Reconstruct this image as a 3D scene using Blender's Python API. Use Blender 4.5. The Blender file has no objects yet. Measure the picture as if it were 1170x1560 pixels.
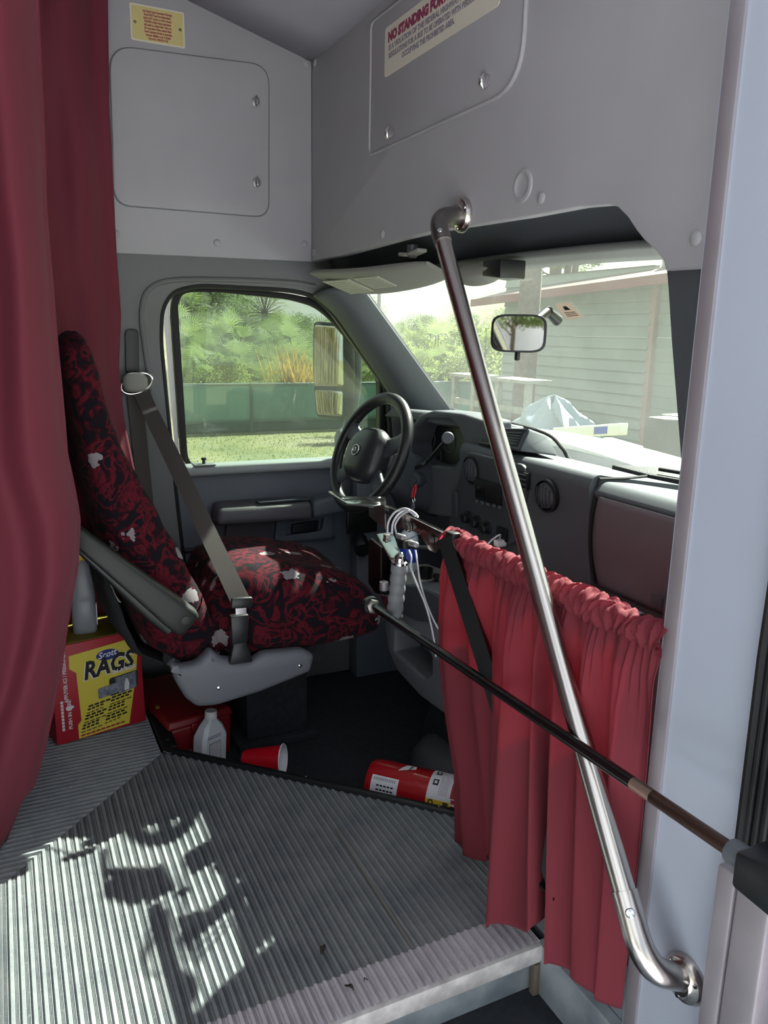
import bpy, bmesh, math, random
from mathutils import Vector, Matrix
random.seed(7)
C = bpy.context.scene.collection
sc = bpy.context.scene
# ------------------------------------------------------------------ camera (calibrated from the photograph's vanishing points)
F = 1193.99; YAW, PIT, ROL = 0.454485, 0.223989, 0.0200749; H = 1.15
_cy, _sy, _cp, _sp = math.cos(YAW), math.sin(YAW), math.cos(PIT), math.sin(PIT)
CF = Vector((_sy*_cp, _cy*_cp, -_sp)); _r = Vector((_cy, -_sy, 0)); _u = _r.cross(CF)
CR = math.cos(ROL)*_r + math.sin(ROL)*_u; CU = -math.sin(ROL)*_r + math.cos(ROL)*_u
CAM = Vector((0, 0, H))
def at(px, py, ax, v):
    """world point on the plane ax = v seen at photo pixel (px, py): used to measure the real places of things"""
    d = CF + CR*((px-585)/F) - CU*((py-780)/F)
    i = 'xyz'.index(ax)
    return CAM + d*((v-CAM[i])/d[i])
def atp(px, py, P, n):
    """world point seen at a photo pixel on the plane through P with normal n"""
    d = CF + CR*((px-585)/F) - CU*((py-780)/F)
    return CAM + d*((P-CAM).dot(n)/d.dot(n))
cd = bpy.data.cameras.new('camera'); cam = bpy.data.objects.new('camera', cd); C.objects.link(cam)
cam.matrix_world = Matrix((( CR.x, CU.x, -CF.x, 0), (CR.y, CU.y, -CF.y, 0), (CR.z, CU.z, -CF.z, H), (0, 0, 0, 1)))
cd.sensor_fit = 'HORIZONTAL'; cd.sensor_width = 36; cd.lens = 36*F/1170; cd.clip_start = 0.02; cd.clip_end = 500
sc.camera = cam
sc.view_settings.view_transform = 'Standard'; sc.view_settings.look = 'None'
sc.view_settings.gamma = 1; sc.view_settings.use_curve_mapping = False

# ------------------------------------------------------------------ materials
def srgb(h):
    h = h.lstrip('#'); c = [int(h[i:i+2], 16)/255 for i in (0, 2, 4)]
    return tuple(x/12.92 if x <= .04045 else ((x+.055)/1.055)**2.4 for x in c) + (1,)
def nm(name):
    m = bpy.data.materials.new(name); m.use_nodes = True
    nt = m.node_tree; b = nt.nodes['Principled BSDF']
    return m, nt, b
def mat(name, col, rough=.5, metal=0., noise=0., nscale=30., bump=0., bscale=200., spec=.5, trans=0., col2=None, sheen=0., coat=0.):
    m, nt, b = nm(name); N, L = nt.nodes, nt.links
    c = srgb(col); b.inputs['Base Color'].default_value = c
    b.inputs['Roughness'].default_value = rough; b.inputs['Metallic'].default_value = metal
    b.inputs['Specular IOR Level'].default_value = spec
    if sheen: b.inputs['Sheen Weight'].default_value = sheen
    if coat: b.inputs['Coat Weight'].default_value = coat
    tc = N.new('ShaderNodeTexCoord')
    if noise or col2:
        n = N.new('ShaderNodeTexNoise'); n.inputs['Scale'].default_value = nscale; n.inputs['Detail'].default_value = 5
        L.new(tc.outputs['Object'], n.inputs['Vector'])
        mx = N.new('ShaderNodeMix'); mx.data_type = 'RGBA'
        d = srgb(col2) if col2 else tuple(x*(1-noise) for x in c[:3]) + (1,)
        mx.inputs[6].default_value = c; mx.inputs[7].default_value = d
        r = N.new('ShaderNodeMapRange'); r.inputs[1].default_value = .35; r.inputs[2].default_value = .65
        L.new(n.outputs[0], r.inputs[0]); L.new(r.outputs[0], mx.inputs[0]); L.new(mx.outputs[2], b.inputs['Base Color'])
    if bump:
        n2 = N.new('ShaderNodeTexNoise'); n2.inputs['Scale'].default_value = bscale; n2.inputs['Detail'].default_value = 3
        L.new(tc.outputs['Object'], n2.inputs['Vector'])
        bp = N.new('ShaderNodeBump'); bp.inputs['Strength'].default_value = bump; bp.inputs['Distance'].default_value = .002
        L.new(n2.outputs[0], bp.inputs['Height']); L.new(bp.outputs[0], b.inputs['Normal'])
    return m
def cloth(name, col, tcol, trans=.25, rough=.85, bump=.3, sheen=.2):
    """woven cloth: some light passes through"""
    m, nt, b = nm(name); N, L = nt.nodes, nt.links
    b.inputs['Base Color'].default_value = srgb(col); b.inputs['Roughness'].default_value = rough
    b.inputs['Sheen Weight'].default_value = sheen; b.inputs['Specular IOR Level'].default_value = .3
    tc = N.new('ShaderNodeTexCoord'); n = N.new('ShaderNodeTexNoise'); n.inputs['Scale'].default_value = 700
    L.new(tc.outputs['Object'], n.inputs['Vector'])
    bp = N.new('ShaderNodeBump'); bp.inputs['Strength'].default_value = bump; bp.inputs['Distance'].default_value = .0006
    L.new(n.outputs[0], bp.inputs['Height']); L.new(bp.outputs[0], b.inputs['Normal'])
    t = N.new('ShaderNodeBsdfTranslucent'); t.inputs['Color'].default_value = srgb(tcol)
    mx = N.new('ShaderNodeMixShader'); mx.inputs[0].default_value = trans
    L.new(b.outputs[0], mx.inputs[1]); L.new(t.outputs[0], mx.inputs[2])
    L.new(mx.outputs[0], N['Material Output'].inputs['Surface'])
    return m
def glass(name, tint, haze=0., hcol='#c8d2c8', refl=.06):
    """thin sheet of vehicle glass: tint, a mirror sheen, and a film of dust that scatters light"""
    m, nt, b = nm(name); N, L = nt.nodes, nt.links; N.remove(b)
    tr = N.new('ShaderNodeBsdfTransparent'); tr.inputs[0].default_value = srgb(tint)
    gl = N.new('ShaderNodeBsdfGlossy'); gl.inputs['Roughness'].default_value = .02
    mx = N.new('ShaderNodeMixShader'); mx.inputs[0].default_value = refl
    L.new(tr.outputs[0], mx.inputs[1]); L.new(gl.outputs[0], mx.inputs[2])
    out = mx
    if haze:
        tl = N.new('ShaderNodeBsdfTranslucent'); tl.inputs[0].default_value = srgb(hcol)
        m2 = N.new('ShaderNodeMixShader')
        tc = N.new('ShaderNodeTexCoord')
        n = N.new('ShaderNodeTexNoise'); n.inputs['Scale'].default_value = 3; n.inputs['Detail'].default_value = 8
        L.new(tc.outputs['Object'], n.inputs['Vector'])
        r = N.new('ShaderNodeMapRange'); r.inputs[1].default_value = .3; r.inputs[2].default_value = .7
        r.inputs[3].default_value = haze*.8; r.inputs[4].default_value = haze*1.2
        L.new(n.outputs[0], r.inputs[0])
        v = N.new('ShaderNodeTexVoronoi'); v.inputs['Scale'].default_value = 90
        L.new(tc.outputs['Object'], v.inputs['Vector'])
        r2 = N.new('ShaderNodeMapRange'); r2.inputs[1].default_value = .10; r2.inputs[2].default_value = .03; r2.inputs[4].default_value = haze*1.2
        L.new(v.outputs[0], r2.inputs[0])
        ad = N.new('ShaderNodeMath'); ad.operation = 'ADD'
        L.new(r.outputs[0], ad.inputs[0]); L.new(r2.outputs[0], ad.inputs[1])
        L.new(ad.outputs[0], m2.inputs[0]); L.new(mx.outputs[0], m2.inputs[1]); L.new(tl.outputs[0], m2.inputs[2]); out = m2
    L.new(out.outputs[0], N['Material Output'].inputs['Surface'])
    return m
M = {}
M['grey_panel'] = mat('painted grey fibreglass', '#a5a4a8', .55, noise=.05, nscale=6, bump=.12, bscale=350)
M['ceiling'] = mat('grey ceiling liner', '#adacb4', .7, noise=.05, nscale=5, bump=.15, bscale=300)
M['trim'] = mat('grey cab trim plastic', '#6b6d6e', .5, bump=.35, bscale=900)
M['trim_d'] = mat('dark grey trim plastic', '#4b4f54', .5, bump=.35, bscale=900)
M['door_trim'] = mat('slate door card plastic', '#5d636d', .5, bump=.3, bscale=900)
M['door_pad'] = mat('warm grey armrest vinyl', '#565258', .45, bump=.3, bscale=700)
M['dash'] = mat('slate dashboard plastic', '#565a5f', .62, spec=.25, bump=.5, bscale=1000)
M['dash_d'] = mat('charcoal dashboard plastic', '#40444a', .4, bump=.3, bscale=900)
M['dash_pad'] = mat('warm grey glovebox plastic', '#675c62', .45, bump=.4, bscale=900)
M['black'] = mat('black plastic', '#17191b', .4)
M['black_satin'] = mat('black satin paint', '#0c0d0e', .45, spec=.3)
M['black_gloss'] = mat('black glossy paint', '#121314', .18, spec=.6)
M['sill'] = mat('pale grey sill plastic', '#909596', .5, bump=.3, bscale=800)
M['rubber'] = mat('black rubber', '#101112', .65)
M['carpet'] = mat('black cab floor mat', '#24282f', .85, noise=.4, nscale=60, bump=.6, bscale=300)
M['steel'] = mat('brushed stainless steel', '#c9c4bf', .24, 1., noise=.05, nscale=4)
M['chrome'] = mat('bright chrome', '#dcdcdc', .12, 1.)
M['alu'] = mat('brushed aluminium', '#a8a3a9', .42, .55, noise=.1, nscale=12)
M['dullsteel'] = mat('dull steel', '#8c8986', .4, 1., noise=.15, nscale=30)
M['white_panel'] = mat('white laminate panel', '#adb5c4', .32, noise=.03, nscale=5)
M['white'] = mat('white plastic', '#e8e8ea', .4)
M['white_paint'] = mat('white vehicle paint', '#f0f0ee', .25, coat=.5)
M['red_plastic'] = mat('dark red plastic', '#7d141b', .4, bump=.1)
M['red_cup'] = mat('red cup plastic', '#c81226', .3)
M['red_paint'] = mat('red enamel paint', '#a5151d', .22, coat=.4)
M['grey_plastic'] = mat('seat base grey plastic', '#64676e', .5, bump=.2, bscale=700)
M['olive_arm'] = mat('dark olive armrest vinyl', '#1d1e1c', .5, bump=.15, bscale=500)
M['belt'] = mat('seat belt webbing', '#4a4441', .6, bump=.5, bscale=1200)
M['mesh'] = mat('black mesh fabric', '#15161a', .9, bump=.8, bscale=400)
M['silver_bottle'] = mat('grey bottle plastic', '#8b8f97', .35)
M['yellow'] = mat('yellow cap plastic', '#e0bd2a', .4)
M['hdpe'] = mat('milky bottle plastic', '#d4d8e0', .4)
M['lid_blue'] = mat('blue label', '#2546b4', .4)
M['paper'] = mat('white paper', '#dcdde4', .7)
M['label_beige'] = mat('cream label', '#d8d2c2', .6)
M['label_yellow'] = mat('yellow warning label', '#cdbf80', .55)
M['label_text_r'] = mat('red print', '#a8595c', .6)
M['label_text_m'] = mat('maroon print', '#8f3556', .6)
M['label_text_g'] = mat('grey print', '#8d8791', .6)
M['visor'] = mat('grey visor vinyl', '#8b8b85', .7, bump=.3, bscale=600)
M['visor_label'] = mat('visor label', '#b4b3a4', .6)
M['grip'] = mat('grey rubber grip', '#77797c', .55)
M['cable'] = mat('white cable', '#cfcfd6', .4)
M['ink'] = mat('black print', '#18181c', .6)
M['ink_red'] = mat('red print on label', '#9c2b2b', .6)
M['box_red'] = mat('red cardboard', '#b02032', .5, noise=.06, nscale=20)
M['box_yellow'] = mat('yellow printed card', '#dccb4c', .5)
M['box_top'] = mat('olive yellow cardboard', '#a08f2e', .65, noise=.45, nscale=14)
M['box_blue'] = mat('blue print', '#1f2f86', .5)
M['box_grey'] = mat('grey printed picture', '#8f94a4', .5, noise=.6, nscale=70)
M['box_white'] = mat('white print', '#e2e0e6', .5)
M['scuffed'] = mat('scuffed grey step panel', '#69727a', .5, col2='#98a1a6', nscale=9, bump=.2, bscale=60)
M['stepface'] = mat('whitish scuffed step edge', '#cfcccb', .6, col2='#a9a6a6', nscale=30)
M['wood_edge'] = mat('worn brown strip', '#6d6255', .6)
M['mirror'] = mat('mirror glass', '#e6e8e6', .02, 1.)
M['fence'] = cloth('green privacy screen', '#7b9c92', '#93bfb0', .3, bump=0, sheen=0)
M['fence_d'] = mat('grey fence steel', '#7f8b88', .5, .6)
M['grassblade'] = mat('grass blades', '#6f7a38', .8, col2='#8f8850', nscale=1)
M['bark'] = mat('grey pine bark', '#6a6258', .9, noise=.4, nscale=12, bump=.5, bscale=40)
M['roof'] = mat('rusty metal roof', '#6f5f56', .6, noise=.2, nscale=8)
M['roof_edge'] = mat('red roof edge', '#7a4c46', .5)
M['timber'] = mat('weathered timber', '#9a9a92', .8, noise=.3, nscale=9)
M['tarp'] = mat('pale blue grey tarp', '#8797a0', .4)
M['whitebeam'] = mat('white painted beam', '#e9e9e2', .5)
M['dgrey'] = mat('dark shed clutter', '#3b4240', .7)
def siding():
    m, nt, b = nm('pale horizontal siding'); N, L = nt.nodes, nt.links
    tc = N.new('ShaderNodeTexCoord'); n = N.new('ShaderNodeTexNoise'); n.inputs['Scale'].default_value = 2.5; n.inputs['Detail'].default_value = 6
    L.new(tc.outputs['Object'], n.inputs['Vector'])
    mx = N.new('ShaderNodeMix'); mx.data_type = 'RGBA'; mx.inputs[6].default_value = srgb('#98a39a'); mx.inputs[7].default_value = srgb('#808c83')
    L.new(n.outputs[0], mx.inputs[0]); L.new(mx.outputs[2], b.inputs['Base Color']); b.inputs['Roughness'].default_value = .7
    return m
M['siding'] = siding()
def seat_fabric():
    m, nt, b = nm('red and black bus seat moquette'); N, L = nt.nodes, nt.links
    tc = N.new('ShaderNodeTexCoord')
    n = N.new('ShaderNodeTexNoise'); n.inputs['Scale'].default_value = 15; n.inputs['Detail'].default_value = 4; n.inputs['Distortion'].default_value = 2.2
    L.new(tc.outputs['Object'], n.inputs['Vector'])
    cr = N.new('ShaderNodeValToRGB'); e = cr.color_ramp.elements
    e[0].position = .40; e[0].color = srgb('#141218'); e[1].position = .60; e[1].color = srgb('#141218')
    a = cr.color_ramp.elements.new(.455); a.color = srgb('#581521'); a2 = cr.color_ramp.elements.new(.5); a2.color = srgb('#43111a'); a3 = cr.color_ramp.elements.new(.56); a3.color = srgb('#1d0d14')
    L.new(n.outputs[0], cr.inputs[0])
    # pale grey tufted motifs scattered on the cloth
    mp = N.new('ShaderNodeMapping'); mp.inputs['Scale'].default_value = (7, 11, 9); L.new(tc.outputs['Object'], mp.inputs[0])
    v = N.new('ShaderNodeTexVoronoi'); v.inputs['Scale'].default_value = 1; v.inputs['Randomness'].default_value = .75
    L.new(mp.outputs[0], v.inputs['Vector'])
    n3 = N.new('ShaderNodeTexNoise'); n3.inputs['Scale'].default_value = 60; L.new(tc.outputs['Object'], n3.inputs['Vector'])
    ad = N.new('ShaderNodeMath'); ad.operation = 'MULTIPLY_ADD'; ad.inputs[1].default_value = .35; L.new(n3.outputs[0], ad.inputs[0]); L.new(v.outputs['Distance'], ad.inputs[2])
    lt = N.new('ShaderNodeMath'); lt.operation = 'LESS_THAN'; lt.inputs[1].default_value = .352; L.new(ad.outputs[0], lt.inputs[0])
    mx = N.new('ShaderNodeMix'); mx.data_type = 'RGBA'; mx.inputs[7].default_value = srgb('#7e787b')
    L.new(lt.outputs[0], mx.inputs[0]); L.new(cr.outputs[0], mx.inputs[6]); L.new(mx.outputs[2], b.inputs['Base Color'])
    b.inputs['Roughness'].default_value = .9; b.inputs['Sheen Weight'].default_value = .02; b.inputs['Specular IOR Level'].default_value = .1
    n4 = N.new('ShaderNodeTexNoise'); n4.inputs['Scale'].default_value = 500; L.new(tc.outputs['Object'], n4.inputs['Vector'])
    bp = N.new('ShaderNodeBump'); bp.inputs['Strength'].default_value = .4; bp.inputs['Distance'].default_value = .001
    L.new(n4.outputs[0], bp.inputs['Height']); L.new(bp.outputs[0], b.inputs['Normal'])
    return m
M['seat'] = seat_fabric()
def floor_mat(name, a, b2, gloss):
    m, nt, b = nm(name); N, L = nt.nodes, nt.links
    tc = N.new('ShaderNodeTexCoord')
    n = N.new('ShaderNodeTexNoise'); n.inputs['Scale'].default_value = 9; n.inputs['Detail'].default_value = 8; n.inputs['Roughness'].default_value = .7
    L.new(tc.outputs['Object'], n.inputs['Vector'])
    mx = N.new('ShaderNodeMix'); mx.data_type = 'RGBA'; mx.inputs[6].default_value = srgb(a); mx.inputs[7].default_value = srgb(b2)
    r = N.new('ShaderNodeMapRange'); r.inputs[1].default_value = .35; r.inputs[2].default_value = .7
    L.new(n.outputs[0], r.inputs[0]); L.new(r.outputs[0], mx.inputs[0])
    v = N.new('ShaderNodeTexNoise'); v.inputs['Scale'].default_value = 160; v.inputs['Detail'].default_value = 2
    L.new(tc.outputs['Object'], v.inputs['Vector'])
    g = N.new('ShaderNodeMapRange'); g.inputs[1].default_value = .68; g.inputs[2].default_value = .74; L.new(v.outputs[0], g.inputs[0])
    m2 = N.new('ShaderNodeMix'); m2.data_type = 'RGBA'; m2.inputs[7].default_value = srgb('#a3a39c')
    L.new(g.outputs[0], m2.inputs[0]); L.new(mx.outputs[2], m2.inputs[6]); L.new(m2.outputs[2], b.inputs['Base Color'])
    b.inputs['Roughness'].default_value = gloss
    return m
M['floor'] = floor_mat('ribbed dusty grey rubber', '#8a8d8e', '#6a6f75', .45)
M['nosing'] = floor_mat('ribbed pale step nosing', '#c8c2c8', '#aaa5ac', .5)
M['window_glass'] = glass('door glass', '#cdd8cf', .03, refl=.04)
M['windshield'] = glass('dusty windshield glass', '#dbe6dd', .036, hcol='#dfe8df', refl=.05)
def leafmat(name, c1, c2, tc_):
    m = cloth(name, c1, tc_, .35, .6, 0, 0); nt = m.node_tree; N, L = nt.nodes, nt.links
    b = [x for x in N if x.type == 'BSDF_PRINCIPLED'][0]
    tc = N.new('ShaderNodeTexCoord'); n = N.new('ShaderNodeTexNoise'); n.inputs['Scale'].default_value = 1.6; n.inputs['Detail'].default_value = 4
    L.new(tc.outputs['Object'], n.inputs['Vector'])
    mx = N.new('ShaderNodeMix'); mx.data_type = 'RGBA'; mx.inputs[6].default_value = srgb(c1); mx.inputs[7].default_value = srgb(c2)
    r = N.new('ShaderNodeMapRange'); r.inputs[1].default_value = .35; r.inputs[2].default_value = .65
    L.new(n.outputs[0], r.inputs[0]); L.new(r.outputs[0], mx.inputs[0]); L.new(mx.outputs[2], b.inputs['Base Color'])
    return m
M['leaf_tree'] = leafmat('tree leaves', '#566949', '#77865f', '#86966a')
M['leaf_bright'] = leafmat('yellow green shrub leaves', '#66783f', '#84945a', '#98a85c')  # paler yellow-green leaf colour of the bushes
M['leaf_palm'] = leafmat('palmetto leaves', '#55684a', '#838f62', '#93a468')
M['leaf_dry'] = leafmat('dry orange grass', '#a5853c', '#8a8a45', '#c9a24a')
M['reed'] = leafmat('dry tan reeds', '#8f825f', '#6f6648', '#9a8a62')
def ground_mat():
    m, nt, b = nm('mown grass with sandy patches'); N, L = nt.nodes, nt.links
    tc = N.new('ShaderNodeTexCoord')
    n = N.new('ShaderNodeTexNoise'); n.inputs['Scale'].default_value = .55; n.inputs['Detail'].default_value = 8; n.inputs['Roughness'].default_value = .65
    L.new(tc.outputs['Object'], n.inputs['Vector'])
    cr = N.new('ShaderNodeValToRGB'); e = cr.color_ramp.elements
    e[0].position = .38; e[0].color = srgb('#6b7142'); e[1].position = .68; e[1].color = srgb('#948a72')
    a = e.new(.52); a.color = srgb('#80804f')
    L.new(n.outputs[0], cr.inputs[0]); 
    n2 = N.new('ShaderNodeTexNoise'); n2.inputs['Scale'].default_value = 14; n2.inputs['Detail'].default_value = 4
    L.new(tc.outputs['Object'], n2.inputs['Vector'])
    mx = N.new('ShaderNodeMix'); mx.data_type = 'RGBA'; mx.blend_type = 'MULTIPLY'; mx.inputs[0].default_value = .5
    L.new(cr.outputs[0], mx.inputs[6]); L.new(n2.outputs[0], mx.inputs[7]); L.new(mx.outputs[2], b.inputs['Base Color'])
    b.inputs['Roughness'].default_value = .95
    return m
M['ground'] = ground_mat()

# ------------------------------------------------------------------ mesh helpers
X_, Y_, Z_ = Vector((1, 0, 0)), Vector((0, 1, 0)), Vector((0, 0, 1))
def V(*a): return Vector(a)
class MB:
    def __init__(s): s.bm = bmesh.new()
    def _add(s, tmp):
        me = bpy.data.meshes.new('t'); tmp.to_mesh(me); tmp.free(); s.bm.from_mesh(me); bpy.data.meshes.remove(me); return s
    def box(s, c, size, rot=None, bev=0., seg=2, taper=None):
        t = bmesh.new(); bmesh.ops.create_cube(t, size=1)
        for v in t.verts:
            v.co = Vector((v.co.x*size[0], v.co.y*size[1], v.co.z*size[2]))
            if taper and v.co.z > 0: v.co.x *= taper[0]; v.co.y *= taper[1]
        if bev: bmesh.ops.bevel(t, geom=t.edges[:], offset=bev, segments=seg, profile=.5, affect='EDGES')
        m = Matrix.Translation(c) @ (rot.to_4x4() if rot else Matrix())
        bmesh.ops.transform(t, matrix=m, verts=t.verts)
        return s._add(t)
    def hexa(s, pts, bev=0., seg=2):
        """pts: 4 bottom corners then 4 top corners, both counter-clockwise"""
        t = bmesh.new(); v = [t.verts.new(p) for p in pts]
        for f in ((3, 2, 1, 0), (4, 5, 6, 7), (0, 1, 5, 4), (1, 2, 6, 5), (2, 3, 7, 6), (3, 0, 4, 7)): t.faces.new([v[i] for i in f])
        bmesh.ops.recalc_face_normals(t, faces=t.faces)
        if bev: bmesh.ops.bevel(t, geom=t.edges[:], offset=bev, segments=seg, profile=.5, affect='EDGES')
        return s._add(t)
    def tube(s, pts, r, seg=12, cap=True, flat=1., upv=None):
        pts = [Vector(p) for p in pts]; n = len(pts); rs = r if isinstance(r, (list, tuple)) else [r]*n
        t = bmesh.new(); rings = []; up = None
        for i, p in enumerate(pts):
            d = (pts[min(i+1, n-1)] - pts[max(i-1, 0)]).normalized()
            if up is None:
                up = upv if upv else (Z_ if abs(d.z) < .9 else X_)
            a = d.cross(up).normalized(); up = a.cross(d).normalized()
            rings.append([t.verts.new(p + (a*math.cos(k*2*math.pi/seg) + up*flat*math.sin(k*2*math.pi/seg))*rs[i]) for k in range(seg)])
        for i in range(n-1):
            for k in range(seg): t.faces.new((rings[i][k], rings[i][(k+1) % seg], rings[i+1][(k+1) % seg], rings[i+1][k]))
        if cap: t.faces.new(rings[0][::-1]); t.faces.new(rings[-1])
        bmesh.ops.recalc_face_normals(t, faces=t.faces)
        return s._add(t)
    def cyl(s, p0, p1, r, r1=None, seg=24): return s.tube([p0, p1], [r, r if r1 is None else r1], seg)
    def lathe(s, o, axis, prof, seg=32, cap=True):
        axis = Vector(axis).normalized(); a = axis.orthogonal().normalized(); b = axis.cross(a); o = Vector(o)
        t = bmesh.new(); rings = []
        for (r, h) in prof:
            r = max(r, 1e-5)
            rings.append([t.verts.new(o + axis*h + (a*math.cos(k*2*math.pi/seg) + b*math.sin(k*2*math.pi/seg))*r) for k in range(seg)])
        for i in range(len(rings)-1):
            for k in range(seg): t.faces.new((rings[i][k], rings[i][(k+1) % seg], rings[i+1][(k+1) % seg], rings[i+1][k]))
        if cap: t.faces.new(rings[0][::-1]); t.faces.new(rings[-1])
        bmesh.ops.recalc_face_normals(t, faces=t.faces)
        return s._add(t)
    def loft(s, rings, cap=True, closed=True):
        t = bmesh.new(); R = [[t.verts.new(p) for p in r] for r in rings]; n = len(R[0])
        for i in range(len(R)-1):
            for k in range(n if closed else n-1): t.faces.new((R[i][k], R[i][(k+1) % n], R[i+1][(k+1) % n], R[i+1][k]))
        if cap and closed: t.faces.new(R[0][::-1]); t.faces.new(R[-1])
        bmesh.ops.recalc_face_normals(t, faces=t.faces)
        return s._add(t)
    def grid(s, fn, nu, nv):
        t = bmesh.new(); g = [[t.verts.new(fn(i/nu, j/nv)) for j in range(nv+1)] for i in range(nu+1)]
        for i in range(nu):
            for j in range(nv): t.faces.new((g[i][j], g[i+1][j], g[i+1][j+1], g[i][j+1]))
        return s._add(t)
    def panel(s, outer, holes, O, U, W, depth, bev=0., mid=0.):
        """flat plate from 2-D outlines in the frame O, U, W; thickness along U x W; mid shifts it along that normal"""
        cu = bpy.data.curves.new('t', 'CURVE'); cu.dimensions = '2D'; cu.fill_mode = 'BOTH'
        cu.extrude = max(depth/2 - bev, 1e-5); cu.bevel_depth = bev; cu.offset = -bev; cu.bevel_resolution = 2
        for poly in [outer] + list(holes):
            sp = cu.splines.new('POLY'); sp.points.add(len(poly)-1); sp.use_cyclic_u = True
            for p, q in zip(sp.points, poly): p.co = (q[0], q[1], 0, 1)
        o = bpy.data.objects.new('t', cu); C.objects.link(o)
        dg = bpy.context.evaluated_depsgraph_get(); dg.update()
        me = bpy.data.meshes.new_from_object(o.evaluated_get(dg)); bpy.data.objects.remove(o); bpy.data.curves.remove(cu)
        Nn = U.cross(W)
        mt = Matrix(((U.x, W.x, Nn.x, O.x+Nn.x*mid), (U.y, W.y, Nn.y, O.y+Nn.y*mid), (U.z, W.z, Nn.z, O.z+Nn.z*mid), (0, 0, 0, 1)))
        me.transform(mt); s.bm.from_mesh(me); bpy.data.meshes.remove(me)
        return s
    def text(s, body, size, O, U, W, align='LEFT', shear=0., xs=1., ext=.0003, space=1., line=1., bold=0.):
        cu = bpy.data.curves.new('t', 'FONT'); cu.body = body; cu.size = size; cu.align_x = align; cu.shear = shear
        cu.extrude = ext; cu.space_character = space; cu.space_line = line; cu.offset = bold; cu.resolution_u = 2
        o = bpy.data.objects.new('t', cu); C.objects.link(o)
        dg = bpy.context.evaluated_depsgraph_get(); dg.update()
        me = bpy.data.meshes.new_from_object(o.evaluated_get(dg)); bpy.data.objects.remove(o); bpy.data.curves.remove(cu)
        Nn = U.cross(W)
        me.transform(Matrix(((U.x*xs, W.x, Nn.x, O.x), (U.y*xs, W.y, Nn.y, O.y), (U.z*xs, W.z, Nn.z, O.z), (0, 0, 0, 1))))
        s.bm.from_mesh(me); bpy.data.meshes.remove(me)
        return s
    def map(s, fn):
        for v in s.bm.verts: v.co = fn(v.co)
        return s
    def obj(s, name, m, parent=None, origin=None, smooth=True, angle=40, weld=True):
        if weld: bmesh.ops.remove_doubles(s.bm, verts=s.bm.verts, dist=1e-6)
        me = bpy.data.meshes.new(name); s.bm.to_mesh(me); s.bm.free()
        if parent is not None:
            r = parent
            while r.parent: r = r.parent
            off = r.location.copy()
        elif origin is not None: off = Vector(origin)
        else:
            xs = [v.co for v in me.vertices]
            off = Vector(((min(c.x for c in xs)+max(c.x for c in xs))/2, (min(c.y for c in xs)+max(c.y for c in xs))/2, min(c.z for c in xs)))
        me.transform(Matrix.Translation(-off))
        if smooth:
            me.polygons.foreach_set('use_smooth', [True]*len(me.polygons)); me.set_sharp_from_angle(angle=math.radians(angle))
        me.materials.append(m if not isinstance(m, str) else M[m])
        o = bpy.data.objects.new(name, me); C.objects.link(o)
        if parent is not None: o.parent = parent
        else: o.location = off
        return o
def tag(o, label=None, cat=None, group=None, kind=None):
    if label: o['label'] = label
    if cat: o['category'] = cat
    if group: o['group'] = group
    if kind: o['kind'] = kind
    return o
def thing(name, label, cat, loc, group=None, kind=None):
    o = bpy.data.objects.new(name, None); C.objects.link(o); o.location = loc; o.empty_display_size = .05
    return tag(o, label, cat, group, kind)
def struct(o, label, cat): return tag(o, label, cat, None, 'structure')
def rpoly(pts, r, n=5):
    """round the corners of a 2-D polygon; r a number or one per corner"""
    out = []; k = len(pts); pts = [Vector(p) for p in pts]
    for i in range(k):
        a, b, c = pts[i-1], pts[i], pts[(i+1) % k]; rr = r[i] if isinstance(r, (list, tuple)) else r
        if rr <= 0: out.append(tuple(b)); continue
        u = (a-b); w = (c-b); d = min(rr, u.length*.48, w.length*.48); u.normalize(); w.normalize()
        p0, p1 = b+u*d, b+w*d
        for j in range(n+1):
            t = j/n; q = p0*(1-t)**2 + b*2*t*(1-t) + p1*t*t; out.append(tuple(q))
    return out
def pxp(pts, ax, v, O, U, W):
    """photo pixels -> (u, w) on the plane ax = v"""
    return [((at(a, b, ax, v)-O).dot(U), (at(a, b, ax, v)-O).dot(W)) for a, b in pts]
def arc(c, u, w, r, a0, a1, n=10):
    return [Vector(c) + Vector(u)*r*math.cos(a0+(a1-a0)*i/n) + Vector(w)*r*math.sin(a0+(a1-a0)*i/n) for i in range(n+1)]
def smoothpath(pts, n=8):
    """Catmull-Rom through points"""
    P = [Vector(p) for p in pts]; P = [P[0]*2-P[1]] + P + [P[-1]*2-P[-2]]; out = []
    for i in range(1, len(P)-2):
        for j in range(n):
            t = j/n; a, b, c, d = P[i-1], P[i], P[i+1], P[i+2]
            out.append(.5*((2*b) + (c-a)*t + (2*a-5*b+4*c-d)*t*t + (3*b-a-3*c+d)*t**3))
    out.append(P[-2]); return out
def lerp(xs, ys, x):
    if x <= xs[0]: return ys[0]
    for i in range(len(xs)-1):
        if x <= xs[i+1]:
            t = (x-xs[i])/(xs[i+1]-xs[i]); t = t*t*(3-2*t)*.5 + t*.5
            return ys[i]*(1-t)+ys[i+1]*t
    return ys[-1]
def lin(xs, ys, x):
    if x <= xs[0]: return ys[0]
    for i in range(len(xs)-1):
        if x <= xs[i+1]: t = (x-xs[i])/(xs[i+1]-xs[i]); return ys[i]*(1-t)+ys[i+1]*t
    return ys[-1]
PY = (X_, Z_)           # frame of a plane facing -Y
PX = (-Y_, Z_)          # frame of a plane facing -X
SR = -.947; SK = -.45; SUN_E = 19; SKY_K = .12; CLOUD = 1.3; EXPO = 0.55

# ================================================================== SETTING
FZ = -.12      # cab floor height
YD = 2.58      # inner face of the driver's side wall
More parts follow.
